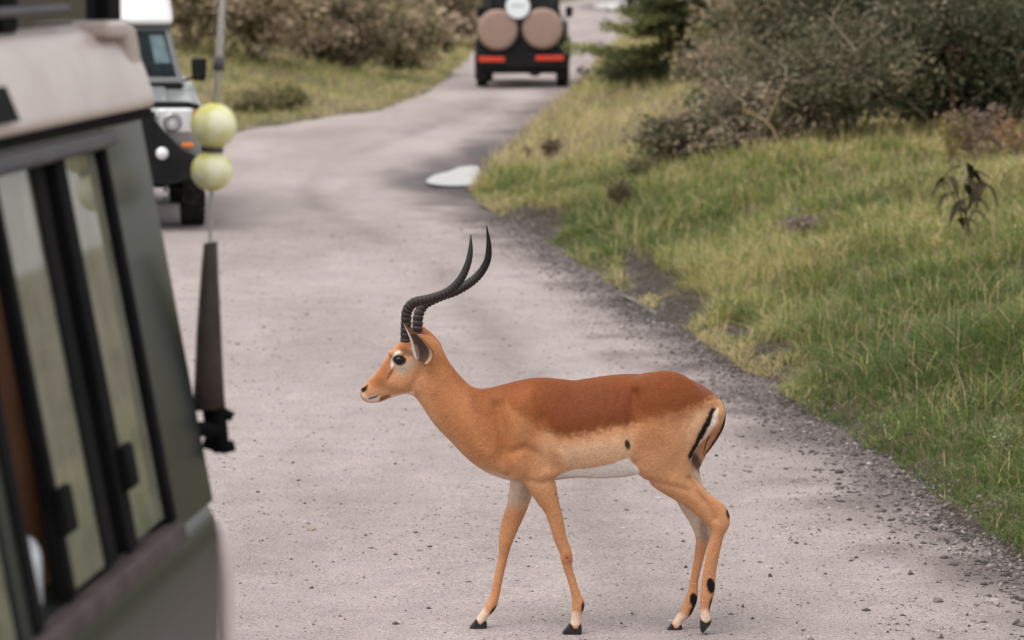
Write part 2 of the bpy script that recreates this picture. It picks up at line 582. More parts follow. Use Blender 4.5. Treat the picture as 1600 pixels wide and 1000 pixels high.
rr = np.unique(np.concatenate([np.arange(-6, 9, .5), np.arange(9, 34, .12), np.arange(34, 70, .3), np.arange(70, 130, 1.2), np.geomspace(130, 1100, 30)]))
tt = np.concatenate([np.linspace(0, .5, 22), np.linspace(.5, 1, 46)[1:]])
xl_, xr_ = x_left(rr) - .45, x_right(rr) + .45
RX = xl_[:, None] * (1 - tt) + xr_[:, None] * tt
RY = np.repeat(rr[:, None], RX.shape[1], 1)
rdr, rdl = edge_d(RX, RY)
rout = np.maximum(rdr, rdl)
wet = wetness(RX, RY)


def road_z(x, y):
    x, y = np.asarray(x, float), np.asarray(y, float)
    dr, dl = edge_d(x, y)
    w = wetness(x, y)
    z = .004 + (vnoise(x, y / 2.2, .8, 21) - .5) * .022 + (vnoise(x, y, .22, 22) - .5) * .010
    z = z * sstep(.3, -.2, np.maximum(dr, dl)) * sstep(1.0, .2, w)
    z = z - .10 * sstep(-.05, .4, np.maximum(dr, dl)) - .012 * sstep(.25, 1, w)
    for poly in PUDS: z = z - .04 * sstep(.04, -.06, poly_sd(x, y, poly))
    return z


RZ = road_z(RX, RY)
verge = sstep(-.80, .0, rdr + (vnoise(RX, RY, .3, 41) - .5) * .6) * .95 * sstep(80, 50, RY)
# broken darker wheel tracks of loose grit
trk = .45 * np.exp(-((rdr + 1.5 + .3 * np.sin(RY * .2)) / .16) ** 2) * vnoise(RX, RY / 6, .4, 44)
tag(grid_mesh('road', RX, RY, RZ, MT['road'], {'verge': np.maximum(verge, trk), 'wet': wet}), kind='structure')

# puddles
m, n, l, p = new_mat('puddle_water')
p.inputs['Base Color'].default_value = (.10, .085, .075, 1)
p.inputs['Roughness'].default_value = .02
p.inputs['IOR'].default_value = 1.33
p.inputs['Specular IOR Level'].default_value = .5
tc = n.new('ShaderNodeTexCoord'); wv = n.new('ShaderNodeTexNoise'); wv.inputs['Scale'].default_value = 3
bp = n.new('ShaderNodeBump'); bp.inputs['Strength'].default_value = .004; bp.inputs['Distance'].default_value = .01
l.new(tc.outputs['Object'], wv.inputs['Vector']); l.new(wv.outputs['Fac'], bp.inputs['Height']); l.new(bp.outputs['Normal'], p.inputs['Normal'])
MT['water'] = m
m2 = MT['water'].copy()
m2.name = 'muddy_film'
m2.node_tree.nodes['Principled BSDF'].inputs['Roughness'].default_value = .35
m2.node_tree.nodes['Principled BSDF'].inputs['Specular IOR Level'].default_value = .12
for poly in PUDS:
    pts = []
    N = len(poly)
    for i in range(N):                                    # soften the outline
        a, b, c, d = (Vector(poly[(i + k - 1) % N]) for k in range(4))
        for t in (0, .33, .66):
            pts.append(.5 * ((2 * b) + (c - a) * t + (2 * a - 5 * b + 4 * c - d) * t * t + (3 * b - a - 3 * c + d) * t ** 3))
    cx, cy = sum(q.x for q in pts) / len(pts), sum(q.y for q in pts) / len(pts)
    V = [(q.x - cx, q.y - cy, 0) for q in pts]
    me = bpy.data.meshes.new('puddle')
    me.from_pydata(V, [], [tuple(range(len(V)))])
    o = link_mesh('puddle', me, m2 if poly is PUDS[1] else MT['water'])
    o.location = (cx, cy, .007)
    if me.polygons[0].normal.z < 0: me.flip_normals()
    tag(o, kind='structure')


# ------------------------------------------------------------------ loose grit and stones
def stone_verts(k, seed):
    r_ = np.random.default_rng(seed)
    base = np.array([(1, 0, 0), (0, 1, 0), (-1, 0, 0), (0, -1, 0), (0, 0, 1), (0, 0, -1)], float)
    return base * (1 + (r_.random((6, 1)) - .5) * .7)
TRI = np.array([(0, 1, 4), (1, 2, 4), (2, 3, 4), (3, 0, 4), (1, 0, 5), (2, 1, 5), (3, 2, 5), (0, 3, 5)])


def stone_field(N, xs, ys, size, colors):
    base = np.array([(1, 0, 0), (0, 1, 0), (-1, 0, 0), (0, -1, 0), (0, 0, 1), (0, 0, -1)], float)
    V = base[None] * (1 + (rng.random((N, 6, 1)) - .5) * .9)
    V = V * size[:, None, None] * np.stack([rng.uniform(.7, 1.5, N), rng.uniform(.7, 1.3, N), rng.uniform(.4, .8, N)], 1)[:, None, :]
    a = rng.random(N) * 6.28
    ca, sa = np.cos(a), np.sin(a)
    X = V[..., 0] * ca[:, None] - V[..., 1] * sa[:, None] + xs[:, None]
    Y = V[..., 0] * sa[:, None] + V[..., 1] * ca[:, None] + ys[:, None]
    Z = V[..., 2] + (np.maximum(road_z(xs, ys), ground_z(xs, ys)) + size * .15)[:, None]
    P = np.stack([X, Y, Z], -1).reshape(-1, 3)
    F = (TRI[None] + (np.arange(N) * 6)[:, None, None]).reshape(-1, 3)
    return P, F, np.repeat(colors, 6, 0)


N = 58000
ys = 9.0 + 22 * rng.random(N) ** 1.7
w_ = rng.random(N)
xs = -2.6 + (x_right(ys) + .15 + 2.6) * np.where(rng.random(N) < .35, 1 - .22 * rng.random(N) ** 1.3, w_)
keep = rng.random(N) < .25 + .9 * vnoise(xs, ys, .5, 51)
xs, ys = xs[keep], ys[keep]
N = len(xs)
sz = np.clip(rng.lognormal(math.log(.0027), .55, N), .0013, .012)
tone = rng.random(N)
cc = np.where((tone < .42)[:, None], np.array([[.075, .065, .065]]), np.where((tone < .8)[:, None], np.array([[.27, .23, .225]]), np.array([[.46, .41, .40]])))
cc = cc * rng.uniform(.7, 1.2, (N, 1))
# the verge: a heap of coarser dark grit thrown up against the grass
M_ = 15000
vy = 11.5 + 20 * rng.random(M_) ** 1.5
vx = x_right(vy) + rng.normal(-.06, .16, M_)
vs_ = np.clip(rng.lognormal(math.log(.0062), .5, M_), .003, .018)
vt = rng.random(M_)
vc = np.where((vt < .5)[:, None], np.array([[.075, .064, .061]]), np.where((vt < .88)[:, None], np.array([[.17, .145, .14]]), np.array([[.27, .24, .23]]))) * rng.uniform(.7, 1.2, (M_, 1))
xs, ys, sz, cc, N = np.concatenate([xs, vx]), np.concatenate([ys, vy]), np.concatenate([sz, vs_]), np.concatenate([cc, vc]), N + M_
P, F, C_ = stone_field(N, xs, ys, sz, cc)
MT['stone'] = leaf_mat('grit', 0.0, .9)
tag(link_mesh('gravel', np_mesh('gravel', P, [F], C_), MT['stone']), 'loose grey grit and pebbles strewn over the dirt road', 'gravel', kind='stuff')


def rock(px, py, sx, sy, sz_, c, label, cat='stone', seed=0):
    bm = bmesh.new()
    bmesh.ops.create_icosphere(bm, subdivisions=3, radius=1)
    r_ = random.Random(seed)
    cuts = [(Vector((r_.uniform(-1, 1), r_.uniform(-1, 1), r_.uniform(-.3, 1))).normalized(), r_.uniform(.55, .85)) for _ in range(9)]
    for v in bm.verts:
        for nn, d in cuts:
            k = v.co.dot(nn)
            if k > d: v.co -= nn * (k - d)
        v.co *= 1 + r_.uniform(-.03, .03)
        v.co = Vector((v.co.x * sx, v.co.y * sy, v.co.z * sz_))
    me = bpy.data.meshes.new('stone')
    bm.to_mesh(me); bm.free()
    o = link_mesh(cat, me, paint('stone_' + str(seed), c, .9, tuple(x * .6 for x in c), .6, 40, bump=.5, bscale=150))
    g = ground_at(px, py)
    o.location = (g.x, g.y, float(road_z(g.x, g.y)) + sz_ * .45)
    o.rotation_euler = (0, 0, r_.random() * 6)
    tag(o, label, cat)


rock(1466, 944, .026, .02, .012, (.16, .13, .12), 'flat brown stone lying beside a paler chipped stone', seed=1)
rock(1553, 946, .024, .02, .017, (.36, .30, .28), 'pale chipped stone with a sharp dark face on the gravel', seed=2)
rock(487, 829, .028, .02, .012, (.30, .25, .20), 'crumbled pale clod of earth alone on the dusty road', 'clod', seed=3)
rock(1203, 901, .012, .01, .009, (.05, .045, .045), 'small blackish pebble on a bare smooth patch of road', 'pebble', seed=4)
rock(1327, 815, .013, .01, .008, (.05, .045, .045), 'blackish pebble near the dark gravelly verge', 'pebble', seed=5)


# ------------------------------------------------------------------ grass
def blades(xs, ys, hs, ws, cols, lean, dirs=None):
    N = len(xs)
    zs = ground_z(xs, ys) - .012
    a = rng.random(N) * 6.283 if dirs is None else dirs
    fa = a + rng.normal(0, .6, N) + 1.57
    dx, dy = np.cos(a), np.sin(a)
    wx, wy = np.cos(fa), np.sin(fa)
    V = np.zeros((N, 7, 3), np.float32)
    for k, (t, wk) in enumerate(((0, 1.0), (.42, .85), (.78, .5))):
        bend = lean * hs * t * t
        up = hs * t * (1 - .35 * np.clip(lean, 0, 1.2) * t)
        cx, cy, cz = xs + dx * bend, ys + dy * bend, zs + up
        V[:, 2 * k] = np.stack([cx - wx * ws * wk / 2, cy - wy * ws * wk / 2, cz], 1)
        V[:, 2 * k + 1] = np.stack([cx + wx * ws * wk / 2, cy + wy * ws * wk / 2, cz], 1)
    V[:, 6] = np.stack([xs + dx * lean * hs, ys + dy * lean * hs, zs + hs * (1 - .42 * np.clip(lean, 0, 1.3))], 1)
    i = (np.arange(N) * 7)[:, None]
    Q = np.concatenate([i + np.array([[0, 1, 3, 2]]), i + np.array([[2, 3, 5, 4]])])
    T = i + np.array([[4, 5, 6]])
    return V.reshape(-1, 3), Q, T, np.repeat(cols, 7, 0)


G_GREEN, G_DEEP, G_YEL, G_STRAW, G_BROWN = (np.array(c) for c in ((.165, .225, .045), (.080, .125, .030), (.41, .37, .125), (.56, .46, .26), (.25, .18, .105)))


def grass_cols(xs, ys, dry):
    """dry 0..1 per blade"""
    N = len(xs)
    r_ = rng.random(N)
    d = np.clip(dry + rng.normal(0, .26, N), 0, 1)[:, None]
    c = np.where(d < .4, G_DEEP + (G_GREEN - G_DEEP) * (d / .4), np.where(d < .7, G_GREEN + (G_YEL - G_GREEN) * ((d - .4) / .3), G_YEL + (G_STRAW - G_YEL) * ((d - .7) / .3)))
    c = np.where((r_ < .10)[:, None], G_BROWN, c)
    c = np.where(((r_ > .10) & (r_ < .10 + .03 + .14 * d[:, 0]))[:, None], G_STRAW, c)
    return c * rng.uniform(.75, 1.25, (N, 1))


def dryness(x, y):
    d = .34 + .8 * (vnoise(x, y / 1.6, 1.6, 61) - .5) + .6 * (vnoise(x, y, .5, 62) - .5)
    dr, dl = edge_d(x, y)
    d = d + .42 * sstep(.40, .05, dr) * (dr > -.3) * (.4 + vnoise(x, y, .35, 66))                 # straw at the verge
    d = d + .22 * sstep(22, 32, y) + .2 * sstep(36, 44, y)                               # the farther bank is drier
    # lush patches
    for (px, py, z, sx, sy, k) in ((1500, 470, .4, .9, 3, -.55), (1430, 640, .3, .6, 2, -.5), (1580, 560, .5, .8, 2.5, -.5), (1400, 540, .3, .4, 2, -.25), (960, 330, .3, .8, 3.5, -.30), (1570, 740, .25, .35, 1, -.15),
                                   (1150, 350, .5, 1.2, 2.5, .28), (1150, 420, .35, .5, 1.5, .15), (960, 200, .5, 1.6, 6, .30), (1560, 290, .6, .8, 2.0, .18), (1180, 560, .15, .3, 1, .25), (1540, 790, .15, .25, .6, .25)):
        c = ground_at(px, py, z)
        d = d + k * np.exp(-((x - c.x) / sx) ** 2 - ((y - c.y) / sy) ** 2)
    return np.clip(d, 0, 1)


def scatter(N, y0, y1, power, dmax, side, xlim=1.25):
    ys = y0 + (y1 - y0) * rng.random(N) ** power
    d = dmax * rng.random(N) ** 1.15
    xs = x_right(ys) + d if side > 0 else x_left(ys) - d
    ok = np.abs(xs) < xlim * 800 / FPX * ys + .6
    return xs[ok], ys[ok]


parts = []
# right bank, dense turf
xs, ys = scatter(300000, 11.5, 36, 1.5, 6.5, 1)
b_ = bare_soil(xs, ys)
dr, dl = edge_d(xs, ys)
clump = vnoise(xs, ys, .22, 71) * .6 + vnoise(xs, ys, .9, 72) * .7
ok = (rng.random(len(xs)) < sstep(-.12, .12, dr) * (.35 + clump)) & (rng.random(len(xs)) > b_ * .6)
xs, ys, dr, clump, b_ = xs[ok], ys[ok], dr[ok], clump[ok], b_[ok]
hs = (.055 + .15 * clump) * rng.uniform(.5, 1.35, len(xs)) * (.45 + .55 * sstep(0, .5, dr))
hs = hs * (1 - .75 * sstep(.2, .6, b_)) * (.7 + .8 * vnoise(xs, ys, .45, 78))
ws = .0042 * (ys / 13) ** .9 * rng.uniform(.7, 1.4, len(xs))
gc = grass_cols(xs, ys, dryness(xs, ys))
mud = sstep(.25, .6, b_)[:, None]
gc = gc * (1 - mud) + np.array([[.085, .062, .040]]) * mud                      # roots and dead thatch on the broken bank
parts.append(blades(xs, ys, hs, ws, gc, np.abs(rng.normal(1.0, .5, len(xs)))))
# long seeding stalks
xs, ys = scatter(16000, 12.5, 36, 1.4, 6.5, 1)
dr, dl = edge_d(xs, ys)
ok = (dr > .35) & (vnoise(xs, ys, .8, 73) > .42)
xs, ys = xs[ok], ys[ok]
c = np.where((rng.random(len(xs)) < .5)[:, None], G_STRAW, G_YEL) * rng.uniform(.7, 1.15, (len(xs), 1))
parts.append(blades(xs, ys, rng.uniform(.16, .36, len(xs)), .0028 * (ys / 13) ** .9, c, np.abs(rng.normal(.55, .45, len(xs)))))
# farther right bank
xs, ys = scatter(60000, 34, 110, 1.6, 8, 1, 1.3)
dr, dl = edge_d(xs, ys)
ok = rng.random(len(xs)) < sstep(-.02, .3, dr) * (.45 + .6 * vnoise(xs, ys, .5, 74))
xs, ys = xs[ok], ys[ok]
parts.append(blades(xs, ys, rng.uniform(.10, .30, len(xs)), .011 * (ys / 40) ** .9 * rng.uniform(.7, 1.3, len(xs)), grass_cols(xs, ys, dryness(xs, ys)), np.abs(rng.normal(.5, .3, len(xs)))))
# left bank
xs, ys = scatter(140000, 38, 105, 1.35, 13, -1, 1.2)
dr, dl = edge_d(xs, ys)
ok = rng.random(len(xs)) < sstep(-.25, .12, dl) * (.45 + .6 * vnoise(xs, ys, .6, 75))
xs, ys, dl = xs[ok], ys[ok], dl[ok]
dry = np.clip(.62 + .6 * (vnoise(xs, ys / 1.5, 2.4, 76) - .5) + .3 * (vnoise(xs, ys, .8, 77) - .5) + .3 * sstep(2.5, 6, dl), 0, 1)
parts.append(blades(xs, ys, rng.uniform(.08, .26, len(xs)) * (.6 + .5 * sstep(0, 2, dl)), .012 * (ys / 50) ** .9 * rng.uniform(.7, 1.3, len(xs)), grass_cols(xs, ys, dry), np.abs(rng.normal(1.0, .4, len(xs)))))
for k, (V, Q, T, C_) in enumerate(parts[:0]): pass
off = 0
VV, QQ, TT, CC = [], [], [], []
for V, Q, T, C_ in parts:
    VV.append(V); QQ.append(Q + off); TT.append(T + off); CC.append(C_)
    off += len(V)
tag(link_mesh('grass', np_mesh('grass', np.concatenate(VV), [np.concatenate(QQ), np.concatenate(TT)], np.concatenate(CC)), MT['grass']),
    'green and straw coloured grass covering both road banks', 'grass', kind='stuff')


# ------------------------------------------------------------------ bushes and trees
def leaf_cloud(P, size, cols, flat=.0, long=1.7):
    """one diamond leaf per point"""
    N = len(P)
    a = rng.normal(size=(N, 3)); a[:, 2] *= (1 - flat)
    a /= np.linalg.norm(a, axis=1, keepdims=True)
    b = rng.normal(size=(N, 3))
    if flat: b[:, 2] *= (1 - flat)
    b -= a * np.sum(a * b, 1, keepdims=True)
    b /= np.linalg.norm(b, axis=1, keepdims=True) + 1e-9
    L, W = (size * long)[:, None] * a * .5, size[:, None] * b * .5
    V = np.stack([P - L, P + W - L * .1, P + L, P - W - L * .1], 1).reshape(-1, 3)
    Q = (np.arange(N) * 4)[:, None] + np.array([[0, 1, 2, 3]])
    return V, Q, np.repeat(cols, 4, 0)


def limb(p0, p1, sag=.15, n=6, jit=.08, r_=random):
    p0, p1 = Vector(p0), Vector(p1)
    L = (p1 - p0).length
    out = []
    for i in range(n + 1):
        t = i / n
        q = p0.lerp(p1, t)
        q.z += sag * L * math.sin(math.pi * t) * (1 if sag > 0 else 1)
        if 0 < i < n: q += Vector((r_.uniform(-1, 1), r_.uniform(-1, 1), r_.uniform(-1, 1))) * jit * L
        out.append(q)
    return out


def bush(name, loc, rx, ry, h, nleaf, palette, label, cat, leaf=.035, stems=9, bark='twig', group=None, low=.06, density_clumps=70, twiggy=0, flat=.2, stem_r=.022):
    loc = Vector(loc)
    root = empty(name, loc)
    tag(root, label, cat, group)
    r_ = random.Random(hash((round(loc.x, 2), round(loc.y, 2))) & 0xffff)
    mb = MB()
    tips = []
    for s_ in range(stems):
        a = 6.283 * s_ / stems + r_.uniform(-.3, .3)
        k = r_.uniform(.25, .95)
        tip = Vector((math.cos(a) * rx * k, math.sin(a) * ry * k, h * r_.uniform(.55, 1.0) * (1.05 - .45 * k)))
        ps = limb((r_.uniform(-.08, .08), r_.uniform(-.08, .08), -.1), tip, .12, 6, .05, r_)
        mb.tube(ps, [stem_r * (1 - .85 * i / 6) + .003 for i in range(7)], 6)
        tips += ps[2:]
        for b_ in range(4):
            j = r_.randint(2, 5)
            a2 = r_.uniform(0, 6.283)
            t2 = ps[j] + Vector((math.cos(a2) * rx * .35, math.sin(a2) * ry * .35, r_.uniform(-.12, .25) * h))
            p2 = limb(ps[j], t2, .08, 4, .08, r_)
            mb.tube(p2, [stem_r * .4 * (1 - .8 * i / 4) + .002 for i in range(5)], 4)
            tips += p2[1:]
    for b_ in range(twiggy):
        q = r_.choice(tips)
        t2 = q + Vector((r_.uniform(-1, 1) * .5, r_.uniform(-1, 1) * .4, r_.uniform(-.3, .5)))
        mb.tube(limb(q, t2, .05, 4, .06, r_), [.010, .009, .007, .005, .003], 4)
    mb.build('branches', MT[bark], root, smooth=True)
    # clumps of leaves round the twig ends and through the crown
    tp = np.array([tuple(t) for t in tips])
    u = rng.normal(size=(density_clumps, 3)); u /= np.linalg.norm(u, axis=1, keepdims=True)
    rad = rng.random(density_clumps)[:, None] ** .35
    sh = u * rad * np.array([[rx, ry, h * .5]]) * rng.uniform(.6, 1.22, (density_clumps, 1))
    sh[:, 2] += h * .5
    sh = sh[sh[:, 2] > low * h]
    cen = np.concatenate([sh, tp[rng.integers(0, len(tp), density_clumps // 2)]])
    cs = rng.uniform(.3, 1.05, len(cen)) * min(rx, ry, h) * .24
    tone = rng.random(len(cen))
    which = rng.integers(0, len(cen), nleaf)
    P = cen[which] + rng.normal(size=(nleaf, 3)) * cs[which][:, None] * np.array([[1, 1, .7]])
    ok = P[:, 2] > .01
    P, which = P[ok], which[ok]
    pal = np.array(palette)
    ci = np.clip((tone[which] * .75 + rng.random(len(P)) * .35) * len(pal), 0, len(pal) - 1e-6).astype(int)
    cols = pal[ci] * rng.uniform(.7, 1.3, (len(P), 1))
    V, Q, C_ = leaf_cloud(P, leaf * rng.uniform(.6, 1.4, len(P)), cols, flat)
    link_mesh('crown', np_mesh('crown', V, [Q], C_), MT['leaf'], root)
    return root


DK = [(.034, .042, .020), (.050, .062, .026), (.072, .080, .038), (.12, .12, .07)]
GY = [(.06, .066, .034), (.115, .115, .062), (.19, .17, .11), (.30, .26, .19)]
OL = [(.085, .085, .034), (.15, .14, .055), (.22, .19, .085), (.28, .22, .13)]
BR = [(.30, .23, .16), (.44, .34, .24), (.56, .45, .33), (.38, .32, .17)]
DG = [(.05, .054, .03), (.08, .085, .042), (.14, .125, .07), (.22, .18, .115)]


def on_ground(px, Y, dz=0.0):
    x = (px - 800) / FPX * Y
    return (x, Y, float(ground_z(x, Y)) + dz)


RB = 'bushes crowding the thicket beside the road'
bush('bush', on_ground(1085, 33.0), .62, .7, .50, 8000, DG + GY, 'low dark green bush at the roadside end of the thicket', 'bush', .030, 10, group=RB, twiggy=60)
bush('bush', on_ground(1190, 32.5), .75, .8, .85, 11000, GY + BR[:2], 'grey green twiggy bush behind the forked yellow branch', 'bush', .028, 10, group=RB, twiggy=130)
bush('bush', on_ground(1320, 32.2), .95, .9, 1.3, 12000, DG + GY[:3], 'dark green bush between the forked yellow branch and the red-barked tree', 'bush', .030, 11, group=RB, twiggy=110)
bush('bush', on_ground(1455, 33.2), .95, .9, 1.35, 12000, DK, 'nearly black green bush directly under the red-barked tree', 'bush', .032, 11, group=RB, twiggy=80)
bush('bush', on_ground(1590, 33.0), .95, .9, 1.5, 12000, DK, 'dark leafy bush behind the pinkish dry herbs', 'bush', .032, 11, group=RB, twiggy=80)
bush('bush', on_ground(1265, 39), 1.25, 1.0, 2.0, 12000, DG + GY[:3] + OL[:2] + BR[:1], 'tall pale twiggy bush standing behind the low thicket', 'bush', .034, 12, group=RB, twiggy=220, stem_r=.03)
bush('bush', on_ground(1390, 38.5), 1.4, 1.1, 2.7, 15000, DK + DG + GY[1:3], 'tall dark bush behind the forked red trunk', 'bush', .036, 12, group=RB, twiggy=160, stem_r=.03)
bush('bush', on_ground(1560, 38), 1.4, 1.1, 2.9, 17000, DK, 'tallest and darkest bush at the thicket\'s deep end', 'bush', .038, 12, group=RB, twiggy=120, stem_r=.03)
bush('bush', on_ground(1225, 47), 1.1, 1.1, 1.5, 10000, OL + BR[:2], 'olive and brown dry bush beside the flat-tiered acacia', 'bush', .05, 10, group=RB, twiggy=50)
bush('bush', on_ground(1150, 43), .7, .8, .8, 6000, OL + BR[:2] + DG[:2], 'straw and olive low bush between acacia and the tall thicket', 'bush', .036, 9, group=RB, twiggy=120)
bush('bush', on_ground(1290, 50), 1.8, 1.2, 3.2, 14000, GY + DK[:2], 'broad grey green bush far back in the thicket', 'bush', .055, 12, group=RB, twiggy=50, stem_r=.03)
bush('bush', on_ground(1470, 50), 2.0, 1.2, 3.6, 14000, DK, 'broad dark bush closing the back of the thicket', 'bush', .055, 12, group=RB, twiggy=40, stem_r=.03)
bush('bush', on_ground(990, 55), .8, .7, .6, 4000, DK + OL[:2], 'small round dark green bush on the road side of the acacia trunk', 'bush', .045, 8, group=RB)
bush('bush', on_ground(1115, 54), .7, .7, .5, 3000, DG + GY[:2], 'small dark bush on the thicket side of the acacia trunk', 'bush', .045, 8, group=RB)
bush('bush', on_ground(1160, 80), 2.6, 1.5, 3.6, 9000, DK + OL[:1], 'large dark bush in the distance behind the acacia', 'bush', .08, 10, stem_r=.04)

LB = 'dry bushes along the top of the far bank'
bush('bush', on_ground(300, 60), 1.3, 1.2, 2.6, 11000, BR + DG[1:2], 'brown leafless-looking bush behind the white-roofed vehicle', 'bush', .06, 11, group=LB, twiggy=60)
bush('bush', on_ground(400, 62), 1.3, 1.2, 2.1, 10000, BR + OL[1:3], 'tan dry bush between the brown leafless-looking bush and the dark green brown bush', 'bush', .06, 11, group=LB, twiggy=60)
bush('bush', on_ground(525, 66), 1.15, 1.1, 1.9, 12000, DG[1:] + BR[:2], 'dark green brown bush between two paler dry bushes', 'bush', .06, 12, group=LB, twiggy=40)
bush('bush', on_ground(615, 71), 1.3, 1.2, 1.7, 9000, BR + OL[:2], 'tan and olive bush next to the reddish bush by the spare-wheel vehicle', 'bush', .065, 11, group=LB, twiggy=60)
bush('bush', on_ground(700, 95), 2.0, 1.4, 2.0, 9000, [(.16, .07, .05), (.20, .12, .08)] + BR, 'reddish brown bush showing beside the spare-wheel vehicle', 'bush', .08, 11, group=LB, twiggy=40)
bush('bush', on_ground(450, 78), 2.6, 1.4, 3.4, 11000, BR + OL[:2], 'high brown thicket behind the tan dry bush', 'bush', .08, 11, group=LB, twiggy=50)
bush('bush', on_ground(620, 92), 2.8, 1.4, 1.9, 9000, DG + BR[:2], 'dull green far thicket behind the tan bushes', 'bush', .085, 11, group=LB, twiggy=40)
bush('bush', on_ground(300, 80), 2.6, 1.4, 3.6, 9000, BR + DG[:2], 'tall brown thicket far behind the white-roofed vehicle', 'bush', .085, 11, group=LB, twiggy=40)
bush('bush', on_ground(440, 53), .5, .45, .42, 1500, OL + [(.2, .2, .08)], 'small leafy olive bush halfway down the grassy bank across from the puddle', 'bush', .045, 7, group=LB)
bush('bush', on_ground(395, 52), .4, .4, .34, 1100, OL, 'tiny leafy bush close beside the small olive bush on the grassy bank', 'bush', .04, 6, group=LB)


def acacia(px, Y):
    base = Vector(on_ground(px, Y))
    root = empty('acacia_tree', base)
    tag(root, 'acacia with flat leafy tiers reaching out over the road', 'tree')
    s_ = FPX / Y
    def q(px2, py2, dy=0.0):
        w = at_depth(px2, py2, Y + dy)
        return w - base
    mb = MB()
    tp = [Vector((0, 0, -.15)), q(1076, 95), q(1070, 60), q(1064, 15), q(1060, -40), q(1066, -110), q(1070, -170)]
    mb.tube(tp, [.17, .15, .125, .105, .09, .06, .03], 10)
    mb.build('trunk', MT['bark'], root, smooth=True)
    lm = MB()
    ends, tone = [], []
    tiers = [((1066, 66), (905, 79), 0, -.06), ((1066, 66), (965, 42), -.4, .02), ((1066, 60), (985, 96), .5, 0), ((1066, 58), (1175, 72), .2, .03), ((1064, 48), (1140, 40), -.5, .05),
             ((1064, 40), (1000, 30), -.5, .06), ((1064, 30), (985, 18), .4, .06), ((1062, 20), (1150, 6), .3, .05), ((1062, 10), (1020, -8), -.7, .06), ((1062, 5), (1110, -5), .8, .06),
             ((1060, -20), (960, -50), .0, .08), ((1060, -40), (1180, -60), 0, .08), ((1062, -80), (970, -105), .6, .08), ((1064, -100), (1160, -130), -.5, .08), ((1066, -140), (1040, -190), .3, .05), ((1066, -140), (1100, -195), -.3, .05)]
    for (a, b, dy, sag) in tiers:
        p0, p1 = q(*a), q(b[0], b[1], dy)
        ps = limb(p0, p1, sag, 7, .03)
        lm.tube(ps, [.05 * (1 - .85 * i / 7) + .006 for i in range(8)], 6)
        for i in range(2, 8):
            for _ in range(9):
                off = Vector((random.gauss(0, .16), random.gauss(0, .28), random.gauss(0.02, .035)))
                ends.append(ps[i] + off)
                tone.append(random.random() * .6 + .4 * (i / 7))
            tw = ps[i] + Vector((random.uniform(-.3, .3), random.uniform(-.35, .35), random.uniform(0, .12)))
            lm.tube([ps[i], tw], [.01, .004], 4)
    for _ in range(150):                                    # the dense middle
        a = random.uniform(0, 6.283); k = random.random() ** .5
        ends.append(q(1062, 14) + Vector((math.cos(a) * k * .62, math.sin(a) * k * .6, random.uniform(-.38, .6))))
        tone.append(random.random() * .4)
    lm.build('branches', MT['bark'], root, smooth=True)
    E_ = np.array([tuple(e) for e in ends]); tone = np.array(tone)
    n_ = 26000
    w = rng.integers(0, len(E_), n_)
    P = E_[w] + rng.normal(size=(n_, 3)) * np.array([[.085, .10, .032]])
    pal = np.array(DK[1:] + [(.15, .17, .06), (.24, .25, .085), (.34, .32, .12)])
    ci = np.clip((tone[w] * .8 + rng.random(n_) * .3) * len(pal), 0, len(pal) - 1e-6).astype(int)
    V, Q, C_ = leaf_cloud(P, .040 * rng.uniform(.6, 1.4, n_), pal[ci] * rng.uniform(.75, 1.25, (n_, 1)), .5)
    link_mesh('crown', np_mesh('crown', V, [Q], C_), MT['leaf'], root)


acacia(1074, 53.5)

# red-barked tree inside the thicket
def red_tree():
    Y = 32.5
    base = Vector(on_ground(1488, Y))
    root = empty('thorn_tree', base)
    tag(root, 'thin thorn tree with forked red bark inside the dark thicket', 'tree')
    q = lambda a, b, dy=0.0: at_depth(a, b, Y + dy) - base
    mb = MB()
    mb.tube([(0, 0, -.1), q(1488, 170), q(1487, 110), q(1478, 70), q(1476, 30), q(1466, -10), q(1455, -70)], [.030, .028, .026, .022, .019, .016, .010], 8)
    mb.build('trunk', MT['red_bark'], root, smooth=True)
    lm = MB()
    ends = []
    for a, b, dy in (((1487, 90), (1436, -10), -.2), ((1480, 72), (1390, 25), .2), ((1486, 110), (1560, 20), .2), ((1476, 30), (1520, -40), -.3), ((1466, -10), (1400, -60), .1), ((1470, 0), (1540, -80), .1)):
        ps = limb(q(*a), q(b[0], b[1], dy), .03, 6, .03)
        lm.tube(ps, [.026 * (1 - .8 * i / 6) + .003 for i in range(7)], 6)
        ends += ps[2:]
    lm.build('branches', MT['red_bark'], root, smooth=True)
    E_ = np.array([tuple(e) for e in ends])
    n_ = 5000
    w = rng.integers(0, len(E_), n_)
    P = E_[w] + rng.normal(size=(n_, 3)) * np.array([[.2, .2, .1]])
    pal = np.array(GY)
    V, Q, C_ = leaf_cloud(P, .03 * rng.uniform(.6, 1.4, n_), pal[rng.integers(0, len(pal), n_)] * rng.uniform(.7, 1.2, (n_, 1)), .3)
    link_mesh('crown', np_mesh('crown', V, [Q], C_), MT['leaf'], root)


red_tree()


